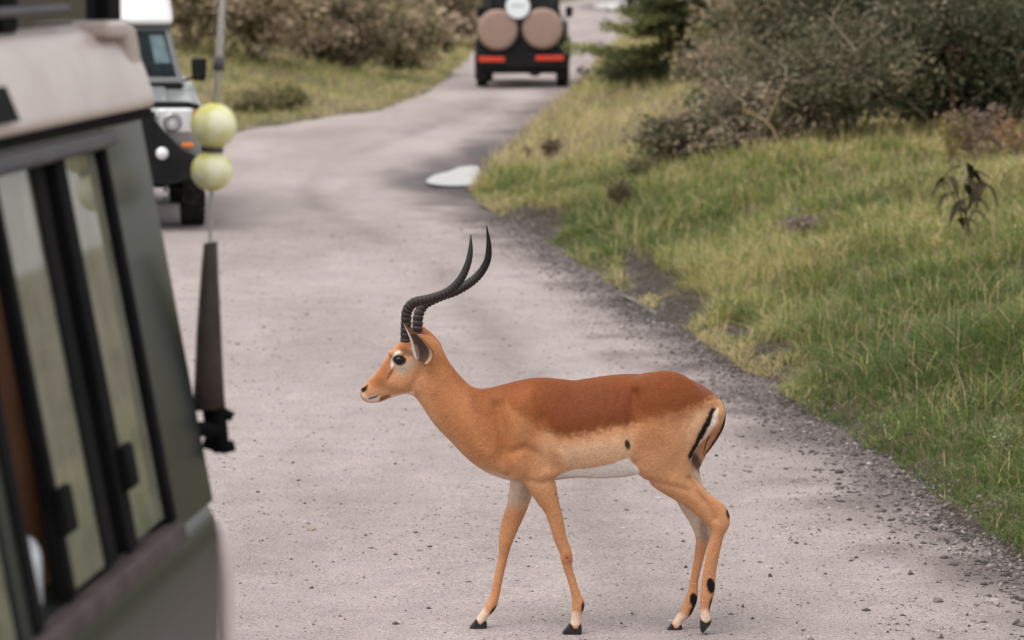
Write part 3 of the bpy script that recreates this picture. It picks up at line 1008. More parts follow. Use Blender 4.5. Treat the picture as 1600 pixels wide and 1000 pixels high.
def forked_branch():
    Y = 31.3
    base = Vector(on_ground(1222, Y))
    root = empty('bare_branch', base)
    tag(root, 'bare yellow forked branch sticking out of the thicket', 'branch')
    q = lambda a, b, dy=0.0: at_depth(a, b, Y + dy) - base
    mb = MB()
    mb.tube([(0, 0, -.1), q(1216, 222), q(1208, 203), q(1197, 190), q(1184, 182)], [.013, .012, .011, .010, .009], 7)
    mb.build('stem', MT['yellow_bark'], root, smooth=True)
    mb = MB(); mb.tube([q(1197, 190), q(1180, 181), q(1164, 172), q(1160, 158), q(1148, 148)], [.010, .009, .008, .006, .003], 6); mb.build('fork', MT['yellow_bark'], root, smooth=True)
    mb = MB(); mb.tube([q(1199, 192), q(1205, 175), q(1213, 160), q(1216, 148), q(1224, 132)], [.009, .008, .007, .005, .003], 6); mb.build('fork', MT['yellow_bark'], root, smooth=True)


forked_branch()


def leaf_mesh(L, W, droop):
    n_ = 5
    V, F = [], []
    for i in range(n_ + 1):
        t = i / n_
        w = W * math.sin(math.pi * min(1, .12 + .88 * t) ** .8) * .5 + .0008
        x, z = L * t, -droop * L * t * t
        V += [(x, -w, z + w * .35), (x, 0, z), (x, w, z + w * .35)]
    for i in range(n_):
        a = i * 3
        F += [(a, a + 3, a + 4, a + 1), (a + 1, a + 4, a + 5, a + 2)]
    me = bpy.data.meshes.new('leaf')
    me.from_pydata(V, [], F)
    me.polygons.foreach_set('use_smooth', [True] * len(me.polygons))
    return me


def sapling():
    base = ground_at(1508, 372, .50)
    base.z = float(ground_z(base.x, base.y))
    root = empty('sapling', base)
    tag(root, 'small sapling with dark drooping broad leaves standing in the grass', 'plant')
    mb = MB()
    mb.tube([(0, 0, -.05), (.005, 0, .12), (-.01, .01, .24), (0, 0, .36)], [.008, .007, .006, .003], 6)
    mb.tube([(0, 0, .1), (-.05, -.01, .2), (-.09, 0, .3)], [.005, .004, .002], 5)
    mb.tube([(0, 0, .08), (.06, .01, .2), (.09, .0, .27)], [.005, .004, .002], 5)
    mb.build('stem', MT['twig'], root, smooth=True)
    me = leaf_mesh(.105, .052, 1.0)
    root.scale = (1.5, 1.5, 1.5)
    dm = paint('dark_leaf', (.040, .032, .018), .7, (.085, .065, .035), .5, 20, spec=.12)
    me.materials.append(dm)
    r_ = random.Random(5)
    for k, (x, z) in enumerate([(0, .37), (-.02, .35), (.02, .33), (0, .3), (-.01, .27), (.01, .24), (-.09, .3), (-.08, .28), (-.06, .23), (.09, .27), (.08, .25), (.06, .2), (0, .2), (-.04, .17), (.04, .15), (.0, .34), (-.09, .31), (.09, .28), (-.03, .12), (.02, .11)]):
        o = bpy.data.objects.new('leaf', me)
        col.objects.link(o)
        o.parent = root
        o.location = (x, r_.uniform(-.01, .01), z)
        s_ = r_.uniform(.65, 1.15)
        o.scale = (s_, s_, s_)
        o.rotation_euler = (r_.uniform(-.4, .4), r_.uniform(-.35, .5), r_.choice((0, math.pi)) + r_.uniform(-1.1, 1.1))


sapling()


def weed(px, py, z0, h, spread, c, label, n=14, head=.03, mat='twig'):
    base = ground_at(px, py, z0)
    base.z = float(ground_z(base.x, base.y))
    root = empty('weed', base)
    tag(root, label, 'weed', 'dry weeds on the grassy bank')
    r_ = random.Random(px)
    mb = MB()
    tips = []
    for k in range(n):
        a = r_.uniform(0, 6.283)
        s_ = spread * r_.uniform(.2, 1)
        t_ = Vector((math.cos(a) * s_, math.sin(a) * s_, h * r_.uniform(.6, 1.05)))
        ps = limb((0, 0, -.02), t_, .1, 4, .04, r_)
        mb.tube(ps, [.004, .0035, .003, .0025, .0015], 4)
        tips += ps[2:]
    mb.build('stem', MT[mat], root)
    E_ = np.array([tuple(t) for t in tips])
    w = rng.integers(0, len(E_), n * 40)
    P = E_[w] + rng.normal(size=(len(w), 3)) * head
    pal = np.array(c)
    V, Q, C_ = leaf_cloud(P, head * .8 * rng.uniform(.5, 1.2, len(w)), pal[rng.integers(0, len(pal), len(w))] * rng.uniform(.7, 1.2, (len(w), 1)))
    tag(link_mesh('seed_heads', np_mesh('seed_heads', V, [Q], C_), MT['leaf'], root), kind='stuff')


WB = [(.08, .05, .035), (.12, .08, .05), (.16, .11, .07)]
weed(863, 232, .25, .28, .13, WB, 'bushy brown dried weed above the white puddle')
weed(825, 243, .12, .14, .06, WB, 'little dark dried weed between the puddle and a bushy brown weed', 8, .02)
weed(972, 300, .35, .30, .16, [(.10, .07, .05), (.14, .12, .06)], 'brown seed-topped weed in front of the low dark bush')
weed(1003, 262, .45, .34, .16, [(.20, .17, .10), (.10, .10, .05)], 'pale flowering weed tucked against the low dark bush')
weed(1250, 330, .5, .24, .2, [(.26, .20, .19), (.34, .27, .22)], 'purplish dry weed in the straw below the thicket')
weed(1530, 262, .6, .55, .3, [(.22, .14, .11), (.13, .09, .06), (.26, .18, .15)], 'pinkish dry herbs rising at the thicket\'s foot', 22, .035)
weed(1592, 268, .6, .5, .26, [(.30, .17, .06), (.22, .14, .11)], 'orange tinged dry herb beside the pinkish herbs', 16, .03)
weed(1487, 262, .6, .5, .16, [(.36, .28, .07), (.2, .17, .06)], 'yellow-topped herb in front of the thicket\'s dark hollow', 12, .025)
weed(1563, 668, .25, .22, .10, [(.30, .34, .16), (.24, .28, .12)], 'pale silvery green herb standing in the lush grass', 10, .014)


# ------------------------------------------------------------------ off-road vehicles (front = local -y ... +y is forward)
def wheel(parent, x, y, r=.39, w=.21, out=1):
    t = MB()
    hw = w / 2
    t.lathe([(-hw * .8, r * .60), (-hw, r * .72), (-hw, r * .90), (-hw * .85, r * .97), (0, r * .985), (hw * .85, r * .97), (hw, r * .90), (hw, r * .72), (hw * .8, r * .60), (-hw * .8, r * .60)], 40, 'x', (x, y, r))
    for k in range(26):                                             # tread lugs
        for s_ in (-1, 1):
            a = 2 * math.pi * (k + (.5 if s_ > 0 else 0)) / 26
            c, sn = math.cos(a), math.sin(a)
            q = []
            for rr_ in (r * .95, r * 1.0):
                for (dx, da) in ((.01, -.075), (hw * .98, -.06), (hw * .98, .06), (.01, .045)):
                    aa = a + da
                    q.append((x + s_ * dx, y + math.cos(aa) * rr_, r + math.sin(aa) * rr_))
            t.hexa(q)
    o = t.build('wheel', MT['rubber'], parent, smooth=False)
    rm = MB()
    e = hw * .55 * out
    rm.lathe([(-e, r * .60), (e * .3, r * .58), (e * .8, r * .50), (e * .3, r * .42), (e * .35, r * .2), (e * .9, r * .17), (e * .95, 0.0)], 28, 'x', (x, y, r))
    rm.build('rim', MT['steel'], o, smooth=True)
    return o


def off_roader(name, loc, rz, body_mat, roof_mat, label, high_roof=True, rear_kit=False, front_kit=True):
    """square safari off-roader, origin on the ground under its middle, +y is its front"""
    root = empty(name, loc, rz)
    tag(root, label, 'vehicle')
    bm_ = MT[body_mat]
    # lower body with wheel arches cut in its outline
    def arch(yc, r=.47, z0=.52):
        return [(yc + r * math.cos(a), max(z0, .40 + r * math.sin(a))) for a in np.linspace(math.pi, 0, 11)]
    prof = [(-2.32, .50)] + arch(-1.5) + arch(1.45)[0:] + [(2.08, .56), (2.10, 1.00), (2.02, 1.10), (.80, 1.19), (.72, 1.25), (-2.32, 1.25)]
    b = MB(); b.prism(prof, -.84, .84); body = b.build('body', bm_, root, bevel=.035, seg=3)
    b = MB(); b.hexa([(-.60, .82, 1.17), (.60, .82, 1.17), (.55, 2.02, 1.08), (-.55, 2.02, 1.08), (-.55, .84, 1.235), (.55, .84, 1.235), (.50, 1.98, 1.145), (-.50, 1.98, 1.145)])
    b.build('bonnet', bm_, root, bevel=.025)
    b = MB(); b.box(-.20, .20, 1.15, 1.75, 1.15, 1.235); b.build('bonnet_scoop', bm_, root, bevel=.02)
    # greenhouse
    X0, X1, Z0, Z1 = .735, .60, 1.245, 1.80
    yf0, yf1, yb0, yb1 = .74, .42, -2.31, -2.24
    def gp(sx, y_t, z):                                             # point on the slanting side
        t = (z - Z0) / (Z1 - Z0)
        return (sx * (X0 + (X1 - X0) * t), y_t, z)
    b = MB()
    # pillars and rails round the glass, so the cabin is hollow
    for sx in (-1, 1):
        def sl(ya0, ya1, yb0_, yb1_, za, zb, th=.03):
            q = [gp(sx, ya0, za), gp(sx, yb0_, za), gp(sx, yb1_, zb), gp(sx, ya1, zb)]
            if sx > 0: q = q[::-1]
            b.slab(q, -th)
        sl(yf0, yf1, yf0 - .10, yf1 - .09, Z0, Z1)
        sl(-.22, -.24, -.32, -.33, Z0, Z1)
        sl(-1.10, -1.10, -1.2, -1.19, Z0, Z1)
        sl(-2.18, -2.13, yb0, yb1, Z0, Z1)
        sl(yf0 - .10, yf0 - .12, -2.18, -2.17, Z0, Z0 + .07)
        sl(yf1 - .06, yf1 - .09, -2.17, -2.13, Z1 - .09, Z1)
    b.build('cab', bm_, root, bevel=.008)
    b = MB()
    t_ = lambda z: (z - Z0) / (Z1 - Z0)
    fy = lambda z: yf0 + (yf1 - yf0) * t_(z)
    fx = lambda z: X0 + (X1 - X0) * t_(z)
    for (za, zb) in ((Z0 - .02, Z0 + .075), (Z1 - .06, Z1)):
        b.slab([(-fx(za), fy(za), za), (fx(za), fy(za), za), (fx(zb), fy(zb), zb), (-fx(zb), fy(zb), zb)], .03)
    for sx in (-1, 1):
        za, zb = Z0 + .07, Z1 - .055
        q = [(sx * fx(za), fy(za), za), (sx * (fx(za) - .055), fy(za), za), (sx * (fx(zb) - .05), fy(zb), zb), (sx * fx(zb), fy(zb), zb)]
        if sx > 0: q = q[::-1]
        b.slab(q, .028)
    b.build('windscreen_frame', MT['frame_grey'], root, bevel=.006)
    b = MB(); b.box(-.60, .60, -.62, -.60, .7, 1.78); b.build('cab_light_block', MT['interior'], root)  # black panel added behind the seats to block light and keep the cab dark
    za, zb = Z0 + .085, Z1 - .065
    b = MB()
    b.slab([(-(fx(za) - .058), fy(za) - .002, za), (fx(za) - .058, fy(za) - .002, za), (fx(zb) - .053, fy(zb) - .002, zb), (-(fx(zb) - .053), fy(zb) - .002, zb)], .006)
    b.build('windscreen', MT['glass'], root)
    for s_ in (-1, 1):
        b = MB(); b.tube([(s_ * .25 + .2, fy(za) + .012, za - .01), (s_ * .25 + .02, fy(za + .05) + .018, za + .05), (s_ * .25 - .18, fy(za + .06) + .018, za + .055)], .009, 5)
        b.build('wiper', MT['black'], root)
    for sx in (-1, 1):
        for (y0, y1) in ((.58, -.22), (-.32, -1.10), (-1.2, -2.16)):
            za2, zb2 = Z0 + .07, Z1 - .09
            sh = .12 if y0 > 0 else .0
            q = [(gp(sx, y0, za2)[0] - sx * .012, y0, za2), (gp(sx, y1, za2)[0] - sx * .012, y1, za2), (gp(sx, y1, zb2)[0] - sx * .012, y1, zb2), (gp(sx, y0 - sh * 2, zb2)[0] - sx * .012, y0 - sh * 2, zb2)]
            if sx > 0: q = q[::-1]
            b = MB(); b.slab(q, .005); b.build('side_window', MT['glass_dark'], root)
    # back panel
    b = MB(); b.hexa([(-.79, -2.315, .5), (.79, -2.315, .5), (.79, -2.26, .5), (-.79, -2.26, .5), (-.64, -2.245, 1.80), (.64, -2.245, 1.80), (.64, -2.20, 1.80), (-.64, -2.20, 1.80)])
    b.build('back_panel', bm_, root, bevel=.01)
    # roof
    b = MB()
    if high_roof:
        b.hexa([(-.655, -2.28, 1.79), (.655, -2.28, 1.79), (.655, .52, 1.79), (-.655, .52, 1.79), (-.58, -2.2, 2.42), (.58, -2.2, 2.42), (.58, .30, 2.42), (-.58, .30, 2.42)])
        b.build('roof', MT[roof_mat], root, bevel=.07, seg=4)
    else:
        b.hexa([(-.68, -2.26, 1.85), (.68, -2.26, 1.85), (.68, .46, 1.85), (-.68, .46, 1.85), (-.62, -2.2, 1.93), (.62, -2.2, 1.93), (.62, .36, 1.93), (-.62, .36, 1.93)])
        b.build('roof', MT[roof_mat], root, bevel=.03, seg=3)
    # cabin: dashboard, seats, steering wheel
    b = MB(); b.box(-.72, .72, .40, .78, .95, 1.27); b.build('dashboard', MT['interior'], root, bevel=.03)
    for sx in (-.38, .38):
        b = MB()
        b.hexa([(sx - .24, -.35, .8), (sx + .24, -.35, .8), (sx + .24, -.22, .8), (sx - .24, -.22, .8), (sx - .21, -.48, 1.5), (sx + .21, -.48, 1.5), (sx + .21, -.38, 1.5), (sx - .21, -.38, 1.5)])
        b.box(sx - .12, sx + .12, -.50, -.40, 1.53, 1.68)
        b.build('seat', MT['interior'], root, bevel=.03)
    b = MB(); b.lathe([(-.01, .17), (0, .185), (.01, .17), (0, .155), (-.01, .17)], 24, 'y', (.36, .22, 1.28)); b.build('steering_wheel', MT['black'], root, smooth=True)
    # fender flares, sills, underbody, axles
    for sx in (-1, 1):
        for yc in (-1.5, 1.45):
            b = MB()
            pts = [(yc + .49 * math.cos(a), .40 + .49 * math.sin(a)) for a in np.linspace(math.pi * .97, .03 * math.pi, 12)]
            pin = [(yc + .455 * math.cos(a), .40 + .455 * math.sin(a)) for a in np.linspace(math.pi * .97, .03 * math.pi, 12)]
            b.prism(pts + pin[::-1], sx * .835, sx * .895)
            b.build('wheel_flare', MT['black'], root, bevel=.006)
        wheel(root, sx * .765, 1.45, out=sx)
        wheel(root, sx * .765, -1.5, out=sx)
        b = MB(); b.hexa([(sx * .81, .62, 1.28), (sx * .935, .62, 1.28), (sx * .935, .70, 1.28), (sx * .81, .70, 1.28), (sx * .80, .62, 1.49), (sx * .945, .62, 1.49), (sx * .945, .70, 1.49), (sx * .80, .70, 1.49)])
        o = b.build('mirror', MT['black'], root, bevel=.02)
        b = MB(); b.tube([(sx * .70, .66, 1.28), (sx * .77, .66, 1.29), (sx * .84, .66, 1.33)], .012, 6); b.build('mirror_arm', MT['black'], o)
    b = MB(); b.box(-.55, .55, -2.2, 1.9, .46, .60); b.build('chassis', MT['black'], root)
    for yc in (-1.5, 1.45):
        b = MB(); b.tube([(-.70, yc, .39), (.70, yc, .39)], .05, 8); b.lathe([(-.14, .03), (-.1, .12), (.1, .12), (.14, .03)], 14, 'x', (.12, yc, .38)); b.build('axle', MT['black'], root, smooth=True)
    # front
    b = MB(); b.box(-.42, .42, 2.085, 2.125, .84, 1.06); gr = b.build('grille', MT['black'], root, bevel=.01)
    for k in range(4):
        b = MB(); b.box(-.40, .40, 2.12, 2.14, .865 + k * .048, .885 + k * .048); b.build('grille_bar', MT['steel'], gr)
    for sx in (-1, 1):
        b = MB(); b.box(sx * .60 - .16, sx * .60 + .16, 2.06, 2.125, .865, 1.085); h_ = b.build('headlight', MT['lamp'], root, bevel=.03, seg=3)
        b = MB(); b.lathe([(.0, .08), (.012, .085), (.012, .06), (-.0, .02), (.004, 0)], 24, 'y', (sx * .57, 2.122, .965)); b.build('reflector', MT['steel'], h_, smooth=True)
        b = MB(); b.box(sx * .785 - .04, sx * .785 + .04, 2.02, 2.10, .95, 1.07); b.build('side_lamp', MT['orange_lens'], root, bevel=.015)
    if front_kit:
        half = [(.0, 1.08), (.36, 1.08), (.42, .98), (.52, .865), (.65, .73), (.80, .66), (.87, .60), (.87, .50), (.55, .42), (.0, .42)]
        poly = half + [(-a, z) for a, z in half[-2:0:-1]]
        b = MB(); b.prism(poly, 2.17, 2.30, 'y'); bb = b.build('bull_bar', MT['black'], root, bevel=.015)
        b = MB(); b.tube([(-.80, 1.98, 1.04), (-.79, 2.12, 1.10), (-.70, 2.24, 1.125), (-.3, 2.26, 1.13), (.3, 2.26, 1.13), (.70, 2.24, 1.125), (.79, 2.12, 1.10), (.80, 1.98, 1.04)], .028, 10); b.build('top_tube', MT['black'], bb, smooth=True)
        for sx in (-1, 1):
            b = MB(); b.lathe([(0, .055), (.03, .055), (.04, .045), (.045, 0)], 20, 'y', (sx * .47, 2.295, .70)); b.build('fog_lamp', MT['lamp'], bb, smooth=True)
            b = MB(); b.box(sx * .70 - .055, sx * .70 + .055, 2.14, 2.19, .74, .785); b.build('indicator', MT['orange_lens'], bb, bevel=.01)
            b = MB(); b.tube([(sx * .5, 2.2, .40), (sx * .5, 2.24, .33), (sx * .5, 2.18, .30)], .02, 6); b.build('shackle', MT['steel'], bb)
        b = MB(); b.box(-.60, -.40, 2.302, 2.31, .50, .56) ; b.build('bar_slot', MT['interior'], bb)
    # back
    if rear_kit:
        for (sx, z, r_) in ((-.445, 1.09, .385), (.40, 1.115, .385)):
            b = MB()
            b.lathe([(-.02, .30), (-.02, r_ * .97), (-.10, r_), (-.19, r_ * .985), (-.225, r_ * .93), (-.235, r_ * .80), (-.232, r_ * .35), (-.235, .0)], 44, 'y', (sx, -2.33, z))
            b.build('spare_wheel_cover', MT['tan_cover'], root, smooth=True)
        b = MB(); b.tube([(-.05, -2.30, 1.05), (-.03, -2.36, 1.06), (.02, -2.36, 1.06), (.03, -2.30, 1.05)], .04, 6); b.build('spare_carrier', MT['black'], root)
        b = MB(); b.lathe([(0, .22), (-.012, .225), (-.02, .215), (-.021, 0)], 40, 'y', (-.06, -2.60, 1.53)); d_ = b.build('round_sign', MT['disc'], root, smooth=False)
        for k, (x0, x1) in enumerate(((-.135, -.115), (-.10, -.04), (-.03, .01), (.02, .07), (.08, .13))):
            b = MB(); b.box(-.06 + x0, -.06 + x1, -2.626, -2.6215, 1.535, 1.565); b.build('lettering', MT['greymark'], d_)
        b = MB(); b.tube([(-.06, -2.29, 1.50), (-.06, -2.60, 1.52)], .02, 6); b.build('sign_bracket', MT['black'], d_)
        b = MB(); b.box(-.86, .86, -2.46, -2.30, .38, .66); bp_ = b.build('rear_bumper', MT['black'], root, bevel=.02)
        for (x0, x1, z) in ((-.80, -.31, .535), (.27, .80, .56)):
            b = MB(); b.box(x0, x1, -2.50, -2.455, z - .045, z + .055); b.build('tail_light', MT['red_lens'], bp_, bevel=.008)
        b = MB(); b.box(-.78, .78, -2.36, -2.25, .27, .40); b.build('valance', MT['black'], root, bevel=.03)
        b = MB(); b.prism([(.10, .30), (.20, .22), (.32, .22), (.40, .30)], -2.48, -2.36, 'y'); b.build('tow_hitch', MT['black'], root, bevel=.01)
        for sx in (-1, 1):
            b = MB(); b.box(sx * .77 - .12, sx * .77 + .12, -2.04, -2.02, .14, .55); b.build('mud_flap', MT['rubber'], root)
            b = MB(); b.box(sx * .63 - .09, sx * .63 + .09, -2.335, -2.26, 1.36, 1.70); b.build('rear_window', MT['glass_dark'], root, bevel=.01)
            b = MB(); b.box(sx * .70 - .03, sx * .70 + .03, -2.34, -2.26, 1.74, 1.84); b.build('high_brake_light', MT['red_lens'], root, bevel=.005)
    else:
        b = MB(); b.box(-.84, .84, -2.46, -2.30, .46, .62); b.build('rear_bumper', MT['black'], root, bevel=.02)
        for sx in (-1, 1):
            b = MB(); b.box(sx * .74 - .06, sx * .74 + .06, -2.35, -2.30, .75, 1.0); b.build('tail_light', MT['red_lens'], root, bevel=.01)
    return root


# the silver one coming towards us: its left front wheel stands at (322, 355)
yaw1 = math.pi + R(7.8)
w1 = ground_at(322, 355)
def place(yaw, corner_local, world_xy):
    c, s_ = math.cos(yaw), math.sin(yaw)
    lx, ly = corner_local
    return (world_xy[0] - (c * lx - s_ * ly), world_xy[1] - (s_ * lx + c * ly), 0)
j1 = off_roader('safari_vehicle', place(yaw1, (-.875, 1.75), (w1.x, w1.y)), yaw1, 'silver', 'white', 'silver safari vehicle with high white roof and black bull bar coming head on')
b = MB(); b.slab([(-.47, .565, 1.44), (-.62, .565, 1.44), (-.55, .44, 1.70), (-.42, .44, 1.70)], .004); b.build('windscreen_paper', MT['paper'], j1)
b = MB(); b.hexa([(-.40, .56, 1.275), (-.12, .56, 1.275), (-.12, .70, 1.275), (-.40, .70, 1.275), (-.36, .58, 1.31), (-.16, .58, 1.31), (-.16, .68, 1.31), (-.36, .68, 1.31)]); b.build('dash_papers', MT['paper'], j1, bevel=.01)

# the dark one driving away
g = ground_at(818, 138)
off_roader('safari_vehicle', (g.x + .02, g.y + 2.3, .012), R(-1.5), 'dark_green', 'dark_green', 'dark safari vehicle driving away with two tan covered spare wheels', True, True)
# the one far down the road, only a wheel and a corner of it in sight behind the acacia
g = ground_at(985, 17)
off_roader('safari_vehicle', (g.x + .85, g.y + 2.2, .05), R(-6), 'dark_green', 'white', 'far dark vehicle half hidden behind the acacia\'s tip', True, False)


# ------------------------------------------------------------------ the olive vehicle beside us
YAW = R(5.6)
B1 = Vector((-.6558, 6.4149, 0))
car = empty('safari_vehicle', B1, -YAW)
tag(car, 'olive green safari vehicle close by with cream roof edge and sliding side windows', 'vehicle')
car_inv = Matrix.Translation(B1) @ Matrix.Rotation(-YAW, 4, 'Z')
car_inv.invert()
TL = math.tan(R(10.3))
WID = 1.70                                                           # width at the belt


def side_pt(y, h, out=0.0, side=1):
    x = -(h - 1.3) * TL + out
    return (x, y, h) if side > 0 else (-WID - x, y, h)


def panel(mb, y0, y1, h0, h1, out=0.0, th=.035, side=1):
    q = [side_pt(y0, h0, out, side), side_pt(y1, h0, out, side), side_pt(y1, h1, out, side), side_pt(y0, h1, out, side)]
    if side < 0: q = q[::-1]
    mb.slab(q, -th)
    return mb


# lower body: one long shell with a soft shoulder
sec = [(-.035, 1.30), (-.010, 1.285), (.008, 1.25), (.014, 1.20), (.014, 1.10), (.010, .80), (.0, .55)]
poly = sec + [(-WID - x, z) for x, z in sec[::-1]]
b = MB(); b.prism(poly, -3.15, .42, 'y'); b.build('body', MT['olive'], car, bevel=.02, seg=3)
# bonnet and front wings towards the camera side
b = MB(); b.hexa([(-WID + .02, -4.35, .55), (.0, -4.35, .55), (.0, -3.15, .55), (-WID + .02, -3.15, .55), (-WID + .1, -4.30, 1.02), (-.1, -4.30, 1.02), (-.06, -3.15, 1.2), (-WID + .06, -3.15, 1.2)])
b.build('bonnet', MT['olive'], car, bevel=.05, seg=3)
b = MB(); b.box(-WID - .02, .02, -4.5, -4.33, .45, .68); b.build('front_bumper', MT['seal'], car, bevel=.02)
for x in (-.28, -WID + .28):
    b = MB(); b.lathe([(0, .10), (-.03, .09), (-.045, 0)], 24, 'y', (x, -4.345, .85)); b.build('headlight', MT['lamp'], car, smooth=True)
# side frames
for sd in (1, -1):
    b = MB()
    panel(b, .035, .42, 1.28, 2.075, 0, .04, sd)                     # rear corner
    panel(b, -1.16, -1.05, 1.28, 2.075, -.002, .04, sd)
    panel(b, -2.22, -2.1, 1.28, 2.075, -.002, .04, sd)
    panel(b, -3.15, -3.0, 1.28, 2.075, -.002, .04, sd)
    panel(b, -3.0, .035, 2.02, 2.075, -.001, .04, sd)
    b.build('side_frame', MT['olive'], car, bevel=.006)
    b = MB(); panel(b, -3.0, .02, 1.268, 1.308, .024, .05, sd); b.build('window_sill', MT['sill'], car, bevel=.008)
    b = MB(); panel(b, -3.1, .05, 2.03, 2.062, .030, .032, sd); b.build('roof_gutter', MT['gutter'], car, bevel=.008)
    b = MB(); panel(b, -3.1, .40, 2.068, 2.095, .030, .04, sd); b.build('roof_seal', MT['seal'], car, bevel=.006)
# window rubbers and sliding panes, near side
def stile(y0, y1, out, name='window_frame'):
    b = MB(); panel(b, y0, y1, 1.305, 2.03, out, .022); return b.build(name, MT['seal'], car, bevel=.005)
stile(.0, .04, .006)
stile(-1.10, -1.045, .006)
for (y0, y1, l0, r0) in ((-.785, -.52, .035, .085), (-.285, -.0, .075, 0)):
    b = MB(); panel(b, y0, y1, 1.315, 2.03, -.012, .006); pane = b.build('sliding_window', MT['glass_dusty'], car)
    b = MB(); panel(b, y0 - l0, y0 + .004, 1.31, 2.03, -.002, .026); b.build('window_stile', MT['seal'], pane, bevel=.005)
    if r0:
        b = MB(); panel(b, y1 - .004, y1 + r0, 1.31, 2.03, -.006, .026); b.build('window_stile', MT['seal'], pane, bevel=.005)
    b = MB(); panel(b, y0 - .04, y0 + .035, 1.42, 1.50, .016, .02); b.build('window_latch', MT['seal'], pane, bevel=.006)
for (y0, y1) in ((-2.06, -1.65), (-1.62, -1.17), (-2.98, -2.24)):
    b = MB(); panel(b, y0, y1, 1.31, 2.03, -.012, .006); b.build('sliding_window', MT['glass_dusty'], car)
for (y0, y1) in ((-.92, .03), (-2.06, -1.14), (-2.98, -2.24)):
    b = MB(); panel(b, y0, y1, 1.31, 2.03, -.012, .006, -1); b.build('sliding_window', MT['glass_dusty'], car)
# back wall and windscreen
b = MB(); b.hexa([(-WID + .03, .385, .55), (-.03, .385, .55), (-.03, .43, .55), (-WID + .03, .43, .55), (-WID + .16, .385, 2.07), (-.16, .385, 2.07), (-.16, .43, 2.07), (-WID + .16, .43, 2.07)])
b.build('back_door', MT['olive'], car, bevel=.01)
b = MB(); b.slab([(-WID + .12, -3.12, 1.30), (-.12, -3.12, 1.30), (-.20, -2.85, 2.03), (-WID + .20, -2.85, 2.03)], .008); b.build('windscreen', MT['glass'], car)
b = MB(); b.box(-WID - .02, .0, .42, .56, .42, .62); b.build('rear_bumper', MT['seal'], car, bevel=.02)
# moulded roof: rounded band, open in the middle for standing
def roof_ring(z0, z1, ox0, ox1, y0, y1):
    b = MB()
    xi0, xi1 = -WID + .32, -.32
    xo0, xo1 = -WID - ox0, ox0
    b.hexa([(ox0 - .03, y0, z0), (ox0, y0, z0), (ox0, y1, z0), (ox0 - .03, y1, z0), (ox1 - .05, y0, z1), (ox1, y0, z1), (ox1, y1, z1), (ox1 - .05, y1, z1)])
    return b
rb = [(-.095, 2.09), (-.098, 2.115), (-.112, 2.16), (-.130, 2.205), (-.152, 2.24), (-.185, 2.258), (-.24, 2.266), (-.34, 2.268), (-.34, 2.235), (-.22, 2.23), (-.17, 2.09)]
b = MB(); b.prism(rb, -2.95, .36, 'y'); b.build('roof_edge', MT['cream'], car, bevel=.012, seg=3)
b = MB(); b.prism([(-WID - x, z) for x, z in rb], -2.95, .36, 'y'); b.build('roof_edge', MT['cream'], car, bevel=.012, seg=3)
b = MB(); b.prism([(.355, 2.09), (.36, 2.12), (.34, 2.2), (.30, 2.25), (.22, 2.266), (.05, 2.266), (.05, 2.235), (.22, 2.23), (.28, 2.09)], -WID + .12, -.12); b.build('roof_edge', MT['cream'], car, bevel=.01)
b = MB(); b.prism([(-2.95, 2.09), (-2.93, 2.2), (-2.85, 2.26), (-2.3, 2.27), (-2.3, 2.235), (-2.8, 2.22), (-2.85, 2.09)], -WID + .12, -.12); b.build('roof_edge', MT['cream'], car, bevel=.01)
b = MB(); b.slab([side_pt(-1.05, 2.115, .058), side_pt(-.80, 2.115, .058), side_pt(-.845, 2.175, .056), side_pt(-1.05, 2.175, .056)], .004)
b.build('roof_sticker', MT['interior'], car)
# raised hatch: dark sides on black posts under a lid
for y in (.33, -.52, -1.5, -2.25):
    for x in (-.205, -WID + .205):
        b = MB(); b.box(x - .035, x + .035, y - .06, y + .06, 2.255, 2.72); b.build('hatch_post', MT['seal'], car, bevel=.008)
for x in (-.20,):
    b = MB(); b.box(x - .006, x + .006, -2.19, .30, 2.258, 2.72); b.build('hatch_curtain', MT['glass_dark'], car)
    b = MB(); b.tube([(x + .03, -2.3, 2.292), (x + .03, -.10, 2.292)], .010, 8); b.build('hatch_rail', MT['gutter'], car, smooth=True)
b = MB(); b.hexa([(-WID + .15, -2.4, 2.71), (-.15, -2.4, 2.71), (-.15, .38, 2.71), (-WID + .15, .38, 2.71), (-WID + .25, -2.3, 2.79), (-.25, -2.3, 2.79), (-.25, .30, 2.79), (-WID + .25, .30, 2.79)]); b.build('hatch_lid', MT['cream'], car, bevel=.03, seg=3)
# seats and floor
for y in (-.70, -1.5, -2.3):
    for x in (-.35, -WID + .40):
        b = MB()
        b.hexa([(x - .25, y - .45, .95), (x + .25, y - .45, .95), (x + .25, y, .95), (x - .25, y, .95), (x - .24, y - .45, 1.10), (x + .24, y - .45, 1.10), (x + .24, y, 1.10), (x - .24, y, 1.10)])
        b.hexa([(x - .28, y, 1.0), (x + .28, y, 1.0), (x + .28, y + .12, 1.0), (x - .28, y + .12, 1.0), (x - .22, y + .10, 1.86), (x + .205, y + .10, 1.86), (x + .205, y + .18, 1.86), (x - .22, y + .18, 1.86)])
        s_ = b.build('seat', MT['seat'], car, bevel=.035, seg=3)
        b = MB(); b.box(x - .12, x + .12, y + .11, y + .19, 1.88, 2.02); b.build('headrest', MT['seat'], s_, bevel=.03, seg=3)
b = MB(); b.box(-WID + .05, -.05, -3.1, .38, .60, .66); b.build('cabin_floor', MT['interior'], car)
for y in (-3.7, -.75):
    for x, o_ in ((-.12, 1), (-WID + .12, -1)):
        wheel(car, x, y, out=o_)
